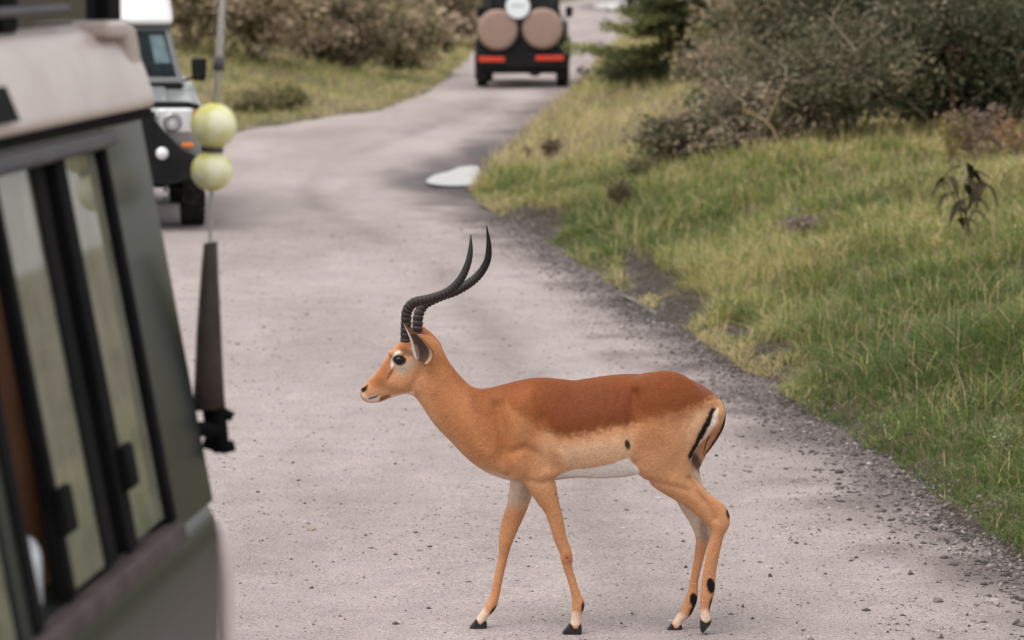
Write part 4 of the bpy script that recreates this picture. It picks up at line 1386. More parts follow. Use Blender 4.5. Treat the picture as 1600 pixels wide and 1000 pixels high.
for (px, py) in ((306, 828), (270, 862)):
    d = ray(px, py)
    w = car_inv @ (Vector((0, 0, CAM_H)) + d * (6.34 if px == 306 else 6.22))
    b = MB(); b.lathe([(0, .011), (.006, .010), (.010, .005), (.011, 0)], 12, 'x', (.002, w.y, 1.262)); b.build('bolt', MT['steel'], car, smooth=True)
# things bolted to the rear corner
lc = lambda px, py, Y=6.9: car_inv @ at_depth(px, py, Y)
b = MB()
pa, pb_, pc, pd = lc(319, 380), lc(339, 378), lc(352, 636), lc(301, 640)
pm1, pm2 = lc(307, 520), lc(345, 500)
prof_ = [(pa, pb_), (lc(314, 430), lc(341, 430)), (pm1, pm2), (lc(304, 590), lc(349, 590)), (pd, pc)]
vv, ff = [], []
for a, c in prof_:
    mid_ = (a + c) / 2
    hw = (c - a).length / 2
    ax = (c - a).normalized()
    for k in range(12):
        t = 2 * math.pi * k / 12
        vv.append(mid_ + ax * hw * math.cos(t) + Vector((0, 1, 0)) * (.024 + hw * .5) * math.sin(t))
for i in range(len(prof_) - 1):
    for k in range(12):
        ff.append((i * 12 + k, i * 12 + (k + 1) % 12, (i + 1) * 12 + (k + 1) % 12, (i + 1) * 12 + k))
ff += [tuple(range(12)), tuple(range(48, 60))]
b.add([tuple(v) for v in vv], ff)
wp = b.build('wrapped_post', MT['canvas'], car, smooth=True)
wp['label'] = 'tall brown canvas-wrapped post tapering upward'
b = MB(); q0, q1, q2 = lc(338, 628), lc(342, 665), lc(346, 706)
b.tube([q0, q1, q2], .018, 8)
b.tube([lc(318, 650), lc(352, 646), lc(364, 652)], [.014, .012, .010], 8)
b.tube([lc(318, 690), lc(350, 700), lc(366, 696)], [.014, .013, .012], 8)
b.tube([lc(300, 670, 6.84), lc(345, 672)], .016, 8)
b.build('clamp', MT['seal'], car, smooth=True)
b = MB(); b.tube([lc(342, 812), lc(345, 830), lc(350, 870), lc(353, 915), lc(354, 1010), lc(354, 1100)], [.008, .015, .019, .018, .017, .017], 10)
b.build('pale_tube', MT['pale'], car, smooth=True)
# whip aerial with two balls pushed on to it
ant = MB()
ant.tube([lc(330, 640), lc(328, 420), lc(330, 320), lc(333, 240), lc(337, 165)], [.005, .004, .004, .006, .009], 8)
ant.tube([lc(337, 165), lc(342, 100), lc(347, 10), lc(352, -60), lc(362, -200)], [.0075, .0075, .007, .006, .003], 8)
ao = ant.build('aerial', MT['aerial'], car, smooth=True)
b = MB(); b.tube([lc(341.3, 110), lc(342.8, 88)], .012, 10); b.build('aerial_joint', MT['gutter'], ao, smooth=True)
b = MB(); b.tube([lc(332, 238), lc(333, 226)], .022, 12); b.build('ball_washer', MT['gutter'], ao, smooth=True)
ym, n, l, p = new_mat('ball_felt')
tc = n.new('ShaderNodeTexCoord'); wv = n.new('ShaderNodeTexNoise'); wv.inputs['Scale'].default_value = 16; wv.inputs['Detail'].default_value = 3
ra = n.new('ShaderNodeValToRGB'); ra.color_ramp.elements[0].position, ra.color_ramp.elements[1].position = .42, .62
ra.color_ramp.elements[0].color, ra.color_ramp.elements[1].color = (.62, .60, .18, 1), (.80, .79, .58, 1)
l.new(tc.outputs['Object'], wv.inputs['Vector']); l.new(wv.outputs['Fac'], ra.inputs['Fac']); l.new(ra.outputs['Color'], p.inputs['Base Color'])
p.inputs['Roughness'].default_value = 1.0
for (cx, cy, r_) in ((334, 197, .047), (331, 267, .0425)):
    c = lc(cx, cy)
    bm = bmesh.new(); bmesh.ops.create_uvsphere(bm, u_segments=28, v_segments=18, radius=r_)
    me = bpy.data.meshes.new('ball'); bm.to_mesh(me); bm.free()
    me.polygons.foreach_set('use_smooth', [True] * len(me.polygons))
    o = link_mesh('ball', me, ym, ao); o.location = c
# white cloth lying inside the open window
w = car.location
b = MB()
b.hexa([(-.15, -.93, 1.10), (-.06, -.93, 1.10), (-.06, -.76, 1.10), (-.15, -.76, 1.10), (-.14, -.91, 1.43), (-.05, -.91, 1.40), (-.06, -.78, 1.41), (-.13, -.78, 1.44)])
o = b.build('cloth_bundle', MT['cloth'], None, bevel=.03, seg=3)
o.location, o.rotation_euler = B1, (0, 0, -YAW)
tag(o, 'white cloth bundle inside the olive vehicle\'s open window', 'cloth')


# ------------------------------------------------------------------ the impala
# modelled in a side view plane (u along, v down, t across, 444 units to the metre), walking to the left
IY = 11.85
PPM = 444.0
imp = empty('impala', (.32, IY, 0))
tag(imp, 'male impala with long ringed horns walking across the road', 'antelope')


def to_local(u, v, t):
    u, v, t = (np.asarray(a, float) for a in (u, v, t))
    dx, dz = (u - 800) / FPX, -(v - 500) / FPX
    c, s_ = math.cos(PITCH), math.sin(PITCH)
    ry, rz = c + dz * s_, -s_ + dz * c
    k = IY / ry
    return np.stack([dx * k - .32, t / PPM, CAM_H + rz * k], -1)


def L3(u, v, t): return Vector(to_local(u, v, t))


VOX = 2.3
gu = np.arange(554, 1146, VOX)
gv = np.arange(500, 1000, VOX)
gt = np.arange(-82, 83, VOX)
U2, V2 = np.meshgrid(gu, gv, indexing='ij')


def catmull(A, sub):
    A = np.asarray(A, float)
    out = []
    for i in range(len(A) - 1):
        p0, p1, p2, p3 = A[max(i - 1, 0)], A[i], A[i + 1], A[min(i + 2, len(A) - 1)]
        for k in range(sub):
            t = k / sub
            out.append(.5 * (2 * p1 + (p2 - p0) * t + (2 * p0 - 5 * p1 + 4 * p2 - p3) * t * t + (3 * p1 - p0 - 3 * p2 + p3) * t ** 3))
    out.append(A[-1])
    return np.array(out)


def chain_field(st, sub=4, egg=0.0):
    """st rows: ax ay bx by halfwidth tcentre -> function of (u,v,t arrays)"""
    st = np.asarray(st, float)
    c = (st[:, :2] + st[:, 2:4]) / 2
    ax = np.gradient(c, axis=0)
    ax /= np.linalg.norm(ax, axis=1, keepdims=True)
    e = st[:, 2:4] - st[:, :2]
    h = .5 * np.abs(e[:, 0] * ax[:, 1] - e[:, 1] * ax[:, 0])
    D = catmull(np.column_stack([c, h, st[:, 4], st[:, 5]]), sub)
    def field(u, v):
        Q = np.full(u.shape, 50.0); H = np.ones(u.shape); W = np.ones(u.shape); T = np.zeros(u.shape); SG = np.zeros(u.shape)
        for i in range(len(D) - 1):
            a, b_ = D[i], D[i + 1]
            ex, ey = b_[0] - a[0], b_[1] - a[1]
            t = np.clip(((u - a[0]) * ex + (v - a[1]) * ey) / (ex * ex + ey * ey + 1e-9), 0, 1)
            qx, qy = u - a[0] - t * ex, v - a[1] - t * ey
            hh = a[2] + (b_[2] - a[2]) * t
            q = np.hypot(qx, qy) / hh
            m_ = q < Q
            Q = np.where(m_, q, Q)
            H = np.where(m_, hh, H)
            W = np.where(m_, a[3] + (b_[3] - a[3]) * t, W)
            T = np.where(m_, a[4] + (b_[4] - a[4]) * t, T)
            SG = np.where(m_, qy / hh, SG)
        if egg: W = W * (1 + egg * np.clip(SG, -1, 1))
        return Q, H, W, T
    return field


def f3(field2, t):
    Q, H, W, T = field2
    return (np.sqrt(Q[..., None] ** 2 + ((t - T[..., None]) / W[..., None]) ** 2) - 1) * np.minimum(H, W)[..., None]


def smin(a, b, k):
    h = np.clip(.5 + .5 * (b - a) / k, 0, 1)
    return b + (a - b) * h - k * h * (1 - h)


TORSO = [(752, 640, 752, 700, 20, 0), (766, 619, 766, 722, 34, 0), (790, 607, 790, 741, 44, 0), (815, 598.5, 815, 750, 50, 0), (841, 590, 841, 752, 54, 0), (870, 592, 870, 749, 58, 0),
         (900, 594.5, 900, 746, 62, 0), (940, 588.5, 940, 747, 64, 0), (975, 584, 975, 744, 61, 0), (1006, 583, 1006, 735, 57, 0), (1030, 582, 1030, 722, 55, 0), (1055, 587, 1055, 706, 53, 0),
         (1078, 598.5, 1078, 692, 48, 0), (1098, 611, 1098, 680, 40, 0), (1110, 621, 1110, 668, 30, 0)]
NECK = [(668, 520, 640, 606, 21, -1), (684, 541, 660, 634, 22, -2), (700, 563, 680, 660, 25, -2), (720, 588, 704, 687, 30, -1), (746, 605, 735, 709, 37, 0), (772, 609, 768, 729, 43, 0), (800, 607, 798, 744, 46, 0)]
HEAD = [(568, 606, 573, 621, 8, 6), (572, 601, 582, 629, 10.5, 6), (580, 591.5, 596, 628, 11.5, 5), (590, 580.5, 611, 622, 13, 4), (602, 567.5, 627, 617, 16, 3), (612, 553, 639, 614.5, 20, 2),
        (621, 541, 649, 612, 23.5, 0), (634, 529, 655, 606, 25, -1), (650, 521, 662, 598, 23, -2)]
FN = [(806, 690, 866, 690, 22, -34), (815, 735, 867, 735, 20, -33), (832, 767, 872, 767, 17, -31), (847, 788, 876, 788, 14.5, -29), (856, 809, 880.5, 809, 12, -28), (865, 839, 886.5, 839, 10, -26), (873, 857, 892.5, 856, 9.8, -25),
      (876, 871, 894.5, 868, 9.8, -25), (879.5, 883, 893.5, 880, 8, -24), (886, 902, 899, 899, 6.6, -23), (892, 926, 907, 925, 7, -22), (893, 939, 913, 938, 8.5, -21), (893, 950, 911, 949, 8.3, -21), (892, 963, 907, 962, 7.3, -21), (890, 974, 908, 973, 8.8, -21)]
FF = [(795, 700, 850, 700, 20, 32), (797, 745, 840, 752, 18, 31), (793, 788, 827, 792, 14, 29), (782, 824, 812, 826, 11, 27), (779, 850, 800.5, 853, 10, 25), (779, 869, 794.5, 872, 9, 24), (772, 905, 786, 908, 6.8, 23),
      (765, 935, 780, 938, 7.2, 22), (757, 951, 776, 952, 8.5, 21), (750, 961, 765, 965, 7.6, 20), (742, 974, 759, 976, 8.8, 20)]
HN = [(982, 640, 1098, 628, 32, -28), (983, 680, 1090, 664, 32, -29), (990, 712, 1079, 694, 28, -30), (1007, 738, 1077, 718, 22, -30), (1031, 759, 1083, 739, 17, -29), (1054, 775, 1098, 757, 13.5, -28), (1076, 791, 1116, 775, 11, -27),
      (1096, 809, 1134, 789, 10, -26), (1107, 824, 1137, 801, 10, -26), (1108, 838, 1131.5, 824, 9, -25), (1102, 862, 1124, 857, 8, -24), (1097, 890, 1118, 888, 7.2, -23), (1093.5, 915, 1116.5, 913, 8, -22), (1092.5, 932, 1112, 932, 8.6, -22), (1093, 948, 1108, 948, 7.4, -22), (1093, 965, 1110, 964, 8.4, -22)]
HF = [(995, 650, 1104, 640, 28, 28), (1000, 690, 1110, 686, 26, 29), (1022, 733, 1095, 722, 20, 28), (1046, 766, 1096, 748, 14, 26), (1063, 796, 1106, 778, 11, 24), (1078, 820, 1118, 802, 10, 22), (1087, 845, 1112, 836, 9, 20), (1086, 868, 1103, 868, 8, 19),
      (1079, 910, 1093, 908, 7.2, 18), (1073, 934, 1091, 938, 8.6, 17), (1063, 956, 1083, 960, 8.6, 17), (1056, 968, 1070, 973, 7.6, 17), (1048, 980, 1066, 982, 8.8, 17)]
CH = {k: chain_field(v, 4, e) for k, v, e in (('torso', TORSO, .16), ('neck', NECK, .08), ('head', HEAD, -.10), ('fn', FN, 0), ('ff', FF, 0), ('hn', HN, 0), ('hf', HF, 0))}


def blob(cu, cv, ct, ru, rv, rt, ang=0.0):
    c, s_ = math.cos(ang), math.sin(ang)
    def f(u, v, t):
        a, b_ = (u - cu) * c + (v - cv) * s_, -(u - cu) * s_ + (v - cv) * c
        return (np.sqrt((a / ru) ** 2 + (b_ / rv) ** 2 + ((t - ct) / rt) ** 2) - 1) * min(ru, rv, rt)
    return f


BLOBS = []
for sg in (-1, 1):
    BLOBS += [(blob(815, 668, sg * 38, 24, 58, 20, .12), 14), (blob(806, 718, sg * 34, 24, 25, 22), 12), (blob(852, 728, sg * 36, 20, 18, 16), 10),
              (blob(1030, 642, sg * 38, 38, 48, 20, .2), 16), (blob(1012, 712, sg * 36, 20, 28, 16, -.5), 12), (blob(1014, 599, sg * 27, 16, 10, 12), 14), (blob(1075, 660, sg * 26, 22, 36, 18, .4), 14)]
FACE = [(blob(616, 552, -17, 10, 6, 7, .5), 6), (blob(621, 555, 17, 10, 6, 6, .5), 6), (blob(630, 592, -13, 20, 17, 10, .3), 10), (blob(630, 592, 15, 20, 17, 10, .3), 10), (blob(634, 538, -12, 9, 10, 9), 6), (blob(640, 534, 12, 9, 10, 9), 6)]
SOCKETS = [blob(624.5, 560.5, -26, 10, 8.5, 6.5)]


GROOVES = [([(990, 612), (986, 635), (984, 660), (983, 690), (990, 715)], 2.6, 9), ([(850, 648), (860, 672), (866, 695), (868, 722)], 2.6, 10), ([(778, 632), (784, 670), (786, 705), (796, 732)], 3.6, 9), ([(800, 700), (820, 690), (842, 704), (850, 722)], 1.6, 6),
           ([(1012, 745), (1045, 752), (1075, 760), (1098, 778)], 1.2, 4), ([(1074, 742), (1088, 764), (1104, 785), (1116, 806)], 2.6, 4), ([(822, 742), (840, 748), (866, 744)], 1.6, 5), ([(1060, 650), (1066, 690), (1050, 725)], 1.4, 10),
           ([(640, 606), (652, 590), (664, 570)], 1.2, 6), ([(612, 584), (600, 600), (590, 610)], .9, 5), ([(700, 600), (730, 640), (760, 690)], 1.2, 9), ([(905, 660), (900, 690), (902, 715)], .7, 7), ([(930, 655), (926, 690), (930, 712)], .7, 7), ([(955, 650), (952, 685), (956, 705)], .6, 7)]


def impala_field(u2, v2, t):
    P2 = {k: f(u2, v2) for k, f in CH.items()}
    u3, v3 = u2[..., None], v2[..., None]
    F = f3(P2['torso'], t)
    F = smin(F, f3(P2['neck'], t), 14)
    for f, k in BLOBS: F = smin(F, f(u3, v3, t), k)
    for nm in ('fn', 'ff'): F = smin(F, f3(P2[nm], t), 9)
    for nm in ('hn', 'hf'): F = smin(F, f3(P2[nm], t), 11)
    hd = f3(P2['head'], t)
    for f, k in FACE: hd = smin(hd, f(u3, v3, t), k)
    for f in SOCKETS: hd = -smin(-hd, f(u3, v3, t), 3)
    F = smin(F, hd, 9)
    for pl, dep, wd in GROOVES:
        d2 = np.full(u2.shape, 1e6)
        for (a0, b0), (a1, b1) in zip(pl[:-1], pl[1:]):
            ex, ey = a1 - a0, b1 - b0
            tt_ = np.clip(((u2 - a0) * ex + (v2 - b0) * ey) / (ex * ex + ey * ey), 0, 1)
            d2 = np.minimum(d2, (u2 - a0 - tt_ * ex) ** 2 + (v2 - b0 - tt_ * ey) ** 2)
        F = F + (1.5 * dep * np.exp(-d2 / wd ** 2))[..., None] * sstep(4, 14, np.abs(t))
    return F


T3 = gt[None, None, :].astype(np.float32)
FLD = impala_field(U2.astype(np.float32), V2.astype(np.float32), T3).astype(np.float32)


def surface_nets(F):
    ins = F < 0
    nx, ny, nz = F.shape
    cs = np.zeros((nx - 1, ny - 1, nz - 1), np.uint8)
    cor = [(i, j, k) for i in (0, 1) for j in (0, 1) for k in (0, 1)]
    for i, j, k in cor: cs += ins[i:nx - 1 + i, j:ny - 1 + j, k:nz - 1 + k]
    act = (cs > 0) & (cs < 8)
    idx = np.argwhere(act)
    ids = np.full(act.shape, -1, np.int64)
    ids[act] = np.arange(len(idx))
    val = np.stack([F[idx[:, 0] + i, idx[:, 1] + j, idx[:, 2] + k] for i, j, k in cor], 1)
    ca = np.array(cor, float)
    acc = np.zeros((len(idx), 3)); cnt = np.zeros(len(idx))
    for a in range(8):
        for b_ in range(a + 1, 8):
            if np.abs(ca[a] - ca[b_]).sum() != 1: continue
            va, vb = val[:, a], val[:, b_]
            m_ = (va < 0) != (vb < 0)
            t = np.where(m_, va / np.where(m_, va - vb, 1), 0)
            p_ = ca[a] + (ca[b_] - ca[a]) * t[:, None]
            acc += p_ * m_[:, None]; cnt += m_
    P = idx + acc / cnt[:, None]
    quads = []
    for axis in range(3):
        sl0 = [slice(None)] * 3; sl1 = [slice(None)] * 3
        sl0[axis] = slice(0, -1); sl1[axis] = slice(1, None)
        ch = ins[tuple(sl0)] != ins[tuple(sl1)]
        e = np.argwhere(ch)
        o1_, o2_ = (axis + 1) % 3, (axis + 2) % 3
        e = e[(e[:, o1_] > 0) & (e[:, o2_] > 0) & (e[:, o1_] < F.shape[o1_] - 1) & (e[:, o2_] < F.shape[o2_] - 1)]
        def cell(d1, d2):
            q = e.copy(); q[:, o1_] += d1; q[:, o2_] += d2
            return ids[q[:, 0], q[:, 1], q[:, 2]]
        q = np.stack([cell(-1, -1), cell(0, -1), cell(0, 0), cell(-1, 0)], 1)
        flip = ~ins[e[:, 0], e[:, 1], e[:, 2]]
        q[flip] = q[flip][:, ::-1]
        quads.append(q)
    return P, np.concatenate(quads)


P, Qd = surface_nets(FLD)
# light smoothing
ed = np.concatenate([Qd[:, [0, 1]], Qd[:, [1, 2]], Qd[:, [2, 3]], Qd[:, [3, 0]]])
ed = np.concatenate([ed, ed[:, ::-1]])
deg = np.bincount(ed[:, 0], minlength=len(P)).astype(float)
for it in range(4):
    S_ = np.stack([np.bincount(ed[:, 0], weights=P[ed[:, 1], k], minlength=len(P)) for k in range(3)], 1) / deg[:, None]
    P = P + (S_ - P) * (.55 if it % 2 == 0 else -.50)
u, v, t = gu[0] + P[:, 0] * VOX, gv[0] + P[:, 1] * VOX, gt[0] + P[:, 2] * VOX

# --- coat colours, vertex by vertex
def mixv(c, new, m_):
    return c + (np.asarray(new) - c) * np.clip(m_, 0, 1)[:, None]


def pol(poly, soft=3.0, nz=0.0, seed=90):
    sd = poly_sd(u + 0, v + 0, poly)
    if nz: sd = sd + (vnoise(u, v, 4, seed) - .5) * nz * 2
    return sstep(soft, -soft, sd)


def ell(cu, cv, ru, rv, ang=0.0, soft=.25):
    c, s_ = math.cos(ang), math.sin(ang)
    a, b_ = (u - cu) * c + (v - cv) * s_, -(u - cu) * s_ + (v - cv) * c
    return sstep(1 + soft, 1 - soft, np.sqrt((a / ru) ** 2 + (b_ / rv) ** 2))


def f_at(k):
    Q, H, W, T = CH[k](u, v)
    return (np.sqrt(Q ** 2 + ((t - T) / W) ** 2) - 1) * np.minimum(H, W), T


fT, _ = f_at('torso')
fl = {k: f_at(k) for k in ('fn', 'ff', 'hn', 'hf')}
TAN, SADDLE, LEGC, WHITE, CREAM, BLACK, NECKC = S(204, 150, 110), S(124, 66, 32), S(200, 142, 100), (.90, .87, .82), S(222, 180, 146), S(20, 17, 17), S(172, 108, 66)
c = np.tile(np.array(TAN), (len(u), 1))
# saddle
c = mixv(c, SADDLE, pol([(690, 560), (722, 570), (745, 590), (800, 560), (1120, 560), (1128, 622), (1110, 622), (1078, 630), (1048, 638), (1020, 646), (990, 655), (950, 661), (908, 671), (880, 676), (850, 668), (824, 650), (798, 630), (760, 622), (735, 615), (712, 596)], 9, 4))
c = mixv(c, S(106, 54, 26), pol([(860, 600), (990, 596), (985, 650), (905, 667), (865, 664)], 14, 3) * .55)
c = mixv(c, S(134, 76, 40), pol([(1005, 600), (1085, 605), (1105, 630), (1060, 660), (1015, 650)], 16, 3) * .5)
# neck: rich brown on top, tan below
c = mixv(c, NECKC, pol([(655, 515), (700, 540), (760, 600), (800, 640), (800, 730), (740, 712), (690, 660), (660, 600)], 14) * .75)
c = mixv(c, S(112, 60, 32), pol([(748, 600), (790, 602), (780, 640), (762, 650), (740, 640), (733, 615)], 9, 3) * .6)
c = mixv(c, S(84, 44, 26), ell(760, 612, 9, 9, 0, .7) * .5)
c = mixv(c, S(156, 94, 54), pol([(745, 604), (830, 600), (852, 660), (842, 696), (806, 716), (776, 690), (748, 650)], 15) * .62)
c = mixv(c, S(168, 108, 68), pol([(995, 640), (1062, 640), (1058, 684), (1010, 700), (990, 690)], 16) * .5)
c = mixv(c, S(186, 124, 82), ell(822, 712, 26, 20, 0, .7) * .45)
# lower flank band and haunch
c = mixv(c, CREAM, pol([(870, 690), (985, 672), (990, 705), (925, 722), (880, 728)], 9, 2) * .9)
c = mixv(c, S(214, 158, 118), pol([(1040, 660), (1085, 640), (1100, 650), (1075, 705), (1040, 700)], 14) * .6)
c = mixv(c, S(214, 166, 130), ell(856, 694, 14, 22, 0, .8) * .4)
# belly
legm = np.minimum.reduce([fl[k][0] for k in fl])
on_leg = sstep(-1.5, 2.5, fT - legm)
belly = pol([(866, 742), (880, 733), (897, 726.5), (922, 724.5), (950, 718), (980, 708), (992, 722), (1003, 737), (1003, 780), (850, 780)], 2.2, 1)
c = mixv(c, WHITE, belly * (1 - sstep(0, 5, fT - np.minimum(fl['hn'][0], fl['fn'][0]))))
# legs
c = mixv(c, LEGC, on_leg * sstep(735, 790, v) * .8)
for k in fl:
    f_, T_ = fl[k]
    near = f_ < legm + .8
    inner = sstep(0, 5, (T_ - t) * (1 if T_.mean() > 0 else -1)) * near
    lo, hi = (800, 760) if k[0] == 'f' else (850, 800)
    c = mixv(c, S(216, 196, 180), inner * sstep(lo + 12, lo - 30, v) * sstep(725, 745, v) * .9)
c = mixv(c, S(150, 130, 118), ell(1100, 832, 7, 20, -.1, .5) * (t > 5) * .8)
c = mixv(c, S(72, 66, 66), ell(1088, 722, 7, 22, -.45, .5) * (t > -6) * .9)
c = mixv(c, S(180, 150, 128), ell(822, 772, 9, 20, .5, .5) * (t > 0) * .6)
# fronts of the cannons paler, pasterns white
for (pu, pv, ru, rv) in ((898, 962, 12, 11), (752, 965, 13, 11), (1101, 957, 10, 10), (1063, 971, 12, 11)):
    c = mixv(c, S(232, 206, 186), ell(pu, pv, ru, rv, 0, .4) * .85)
for (pu, pv, ru, rv, ang) in ((911, 945, 3.5, 9, -.1), (772, 957, 4.5, 9, .7), (1084, 955, 5, 12, .5), (1110, 940, 4, 12, .15), (1136.5, 797, 4, 8, 0), (885, 865, 3.0, 2.4, 0), (890, 872, 1.6, 1.4, 0), (868, 765, 1.3, 1.5, 0)):
    c = mixv(c, BLACK, ell(pu, pv, ru, rv, ang, .35) * .92)
c = mixv(c, BLACK, ell(1109, 910, 6.6, 12.5, -.15, .12) * (t < -10))
c = mixv(c, BLACK, ell(1084.5, 939, 6.4, 11, -.15, .12) * (np.abs(fl['hf'][0]) < 4))
c = mixv(c, S(168, 96, 56), ell(885, 868, 8, 9, 0, .5) * .45)
c = mixv(c, S(150, 90, 56), ell(788, 862, 9, 12, 0, .6) * .3)
# rump stripe, white by the tail
side_m = sstep(0, 6, np.abs(t) - 2)
c = mixv(c, S(234, 214, 196), pol([(1113, 634), (1121, 636), (1120, 655), (1108, 672), (1090, 700), (1080, 716), (1076, 714), (1090, 690), (1106, 660)], 2.5) * .95)
c = mixv(c, BLACK, pol([(1110, 632), (1117, 636), (1105, 661), (1088, 693), (1075, 716), (1072, 706), (1083, 684), (1097, 656)], 1.8, 1.5) * (t < 20))
c = mixv(c, S(236, 196, 160), pol([(1085, 640), (1106, 634), (1094, 656), (1078, 684), (1070, 690), (1072, 665)], 6) * .55)
c = mixv(c, BLACK, ell(978.5, 686.5, 4.2, 8, -.25, .3) * (t < 0) * .95)
# thin dark line along the back
c = mixv(c, S(96, 44, 22), sstep(4.5, 1.0, np.abs(t)) * (v < 640) * (u > 800) * .6)
# face
c = mixv(c, S(170, 104, 62), pol([(575, 598), (612, 550), (626, 534), (650, 520), (672, 528), (640, 545), (618, 566), (600, 592), (585, 604)], 6) * .8)
c = mixv(c, S(206, 146, 104), pol([(600, 605), (640, 585), (668, 560), (680, 600), (660, 620), (640, 610), (612, 612)], 12) * .6)
c = mixv(c, S(150, 88, 44), ell(598, 598, 10, 8, -.6, .7) * .6)
c = mixv(c, S(112, 66, 40), pol([(616, 568), (618, 572), (612, 584), (606, 592), (604, 590), (610, 578)], 2.2) * .8)
c = mixv(c, S(238, 226, 214), pol([(611, 571), (612, 558), (617, 548), (624, 545), (631, 548), (622, 551), (618, 558), (617, 567), (613, 574)], 1.8) * (t < 6))
c = mixv(c, S(172, 158, 146), pol([(618, 570), (640, 564), (648, 556), (652, 566), (640, 576), (630, 584), (622, 580)], 5) * (t < 6) * .85)
c = mixv(c, S(84, 66, 58), ell(637, 548, 12, 5, .25, .5) * (t < 6) * .7)
c = mixv(c, S(232, 206, 190), pol([(566, 613), (574, 620), (582, 618), (592, 614), (594, 617), (592, 628), (586, 632), (574, 628), (566, 620)], 1.6) * .95)
c = mixv(c, S(240, 222, 205), pol([(610, 617), (630, 613), (646, 610), (648, 616), (630, 618), (612, 622)], 2.2) * .8)
c = mixv(c, S(104, 62, 36), pol([(593, 622), (603, 617), (612, 616), (603, 622), (594, 628)], 1.6) * .8)
c = mixv(c, BLACK, pol([(573.5, 622), (578, 620.5), (586, 618), (592, 615), (593.5, 616), (588, 620.5), (578, 624)], .9) * .95)
c = mixv(c, BLACK, pol([(564, 607), (570, 604), (575, 600), (575, 602.5), (573, 609), (567.5, 613.5), (564, 611)], 1.0))
c = mixv(c, S(28, 23, 23), ell(624.8, 560.3, 10.8, 8.2, .1, .10) * (t < 4) * .97)
# random mottling of hair
c = c * (1 + (vnoise(u, v * 1.0 + t, 5, 101) - .5)[:, None] * .09 + (vnoise(u / 3, v + t, 1.7, 102) - .5)[:, None] * .10)
XYZ = to_local(u, v, t)
c = c * np.array([[.92, .93, .94]])
me = np_mesh('impala_body', XYZ, [Qd], np.clip(c, 0, 1), smooth=True)
m, n, l, p = new_mat('short_coat')
a = n.new('ShaderNodeAttribute'); a.attribute_name = 'col'
tc = n.new('ShaderNodeTexCoord')
mp = n.new('ShaderNodeMapping'); mp.inputs['Scale'].default_value = (1, 1.2, 2.6); mp.inputs['Rotation'].default_value = (0, R(-12), 0)
n1 = n.new('ShaderNodeTexNoise'); n1.inputs['Scale'].default_value = 120; n1.inputs['Detail'].default_value = 4; n1.inputs['Roughness'].default_value = .7
n2 = n.new('ShaderNodeTexNoise'); n2.inputs['Scale'].default_value = 22; n2.inputs['Detail'].default_value = 4
r1 = n.new('ShaderNodeValToRGB')
r1.color_ramp.elements[0].position, r1.color_ramp.elements[0].color = .3, (.68, .66, .64, 1)
r1.color_ramp.elements[1].position, r1.color_ramp.elements[1].color = .7, (1.16, 1.16, 1.16, 1)
mxx = n.new('ShaderNodeMix'); mxx.data_type = 'RGBA'; mxx.blend_type = 'MULTIPLY'; mxx.inputs['Factor'].default_value = 1
bu = n.new('ShaderNodeBump'); bu.inputs['Strength'].default_value = .5; bu.inputs['Distance'].default_value = .004
bv = n.new('ShaderNodeBump'); bv.inputs['Strength'].default_value = .30; bv.inputs['Distance'].default_value = .012
for x_, y_ in ((tc.outputs['Object'], mp.inputs['Vector']), (mp.outputs[0], n1.inputs['Vector']), (tc.outputs['Object'], n2.inputs['Vector']), (n1.outputs['Fac'], r1.inputs['Fac']),
               (a.outputs['Color'], mxx.inputs['A']), (r1.outputs['Color'], mxx.inputs['B']), (mxx.outputs['Result'], p.inputs['Base Color']), (n2.outputs['Fac'], bv.inputs['Height']),
               (n1.outputs['Fac'], bu.inputs['Height']), (bv.outputs['Normal'], bu.inputs['Normal']), (bu.outputs['Normal'], p.inputs['Normal'])):
    l.new(x_, y_)
p.inputs['Roughness'].default_value = .6
p.inputs['Specular IOR Level'].default_value = .14
MT['coat'] = m
body = link_mesh('body', me, m, imp)

# horns
m, n, l, p = new_mat('horn')
a = n.new('ShaderNodeAttribute'); a.attribute_name = 'col'
l.new(a.outputs['Color'], p.inputs['Base Color']); p.inputs['Roughness'].default_value = .5; p.inputs['Specular IOR Level'].default_value = .25
MT['horn'] = m


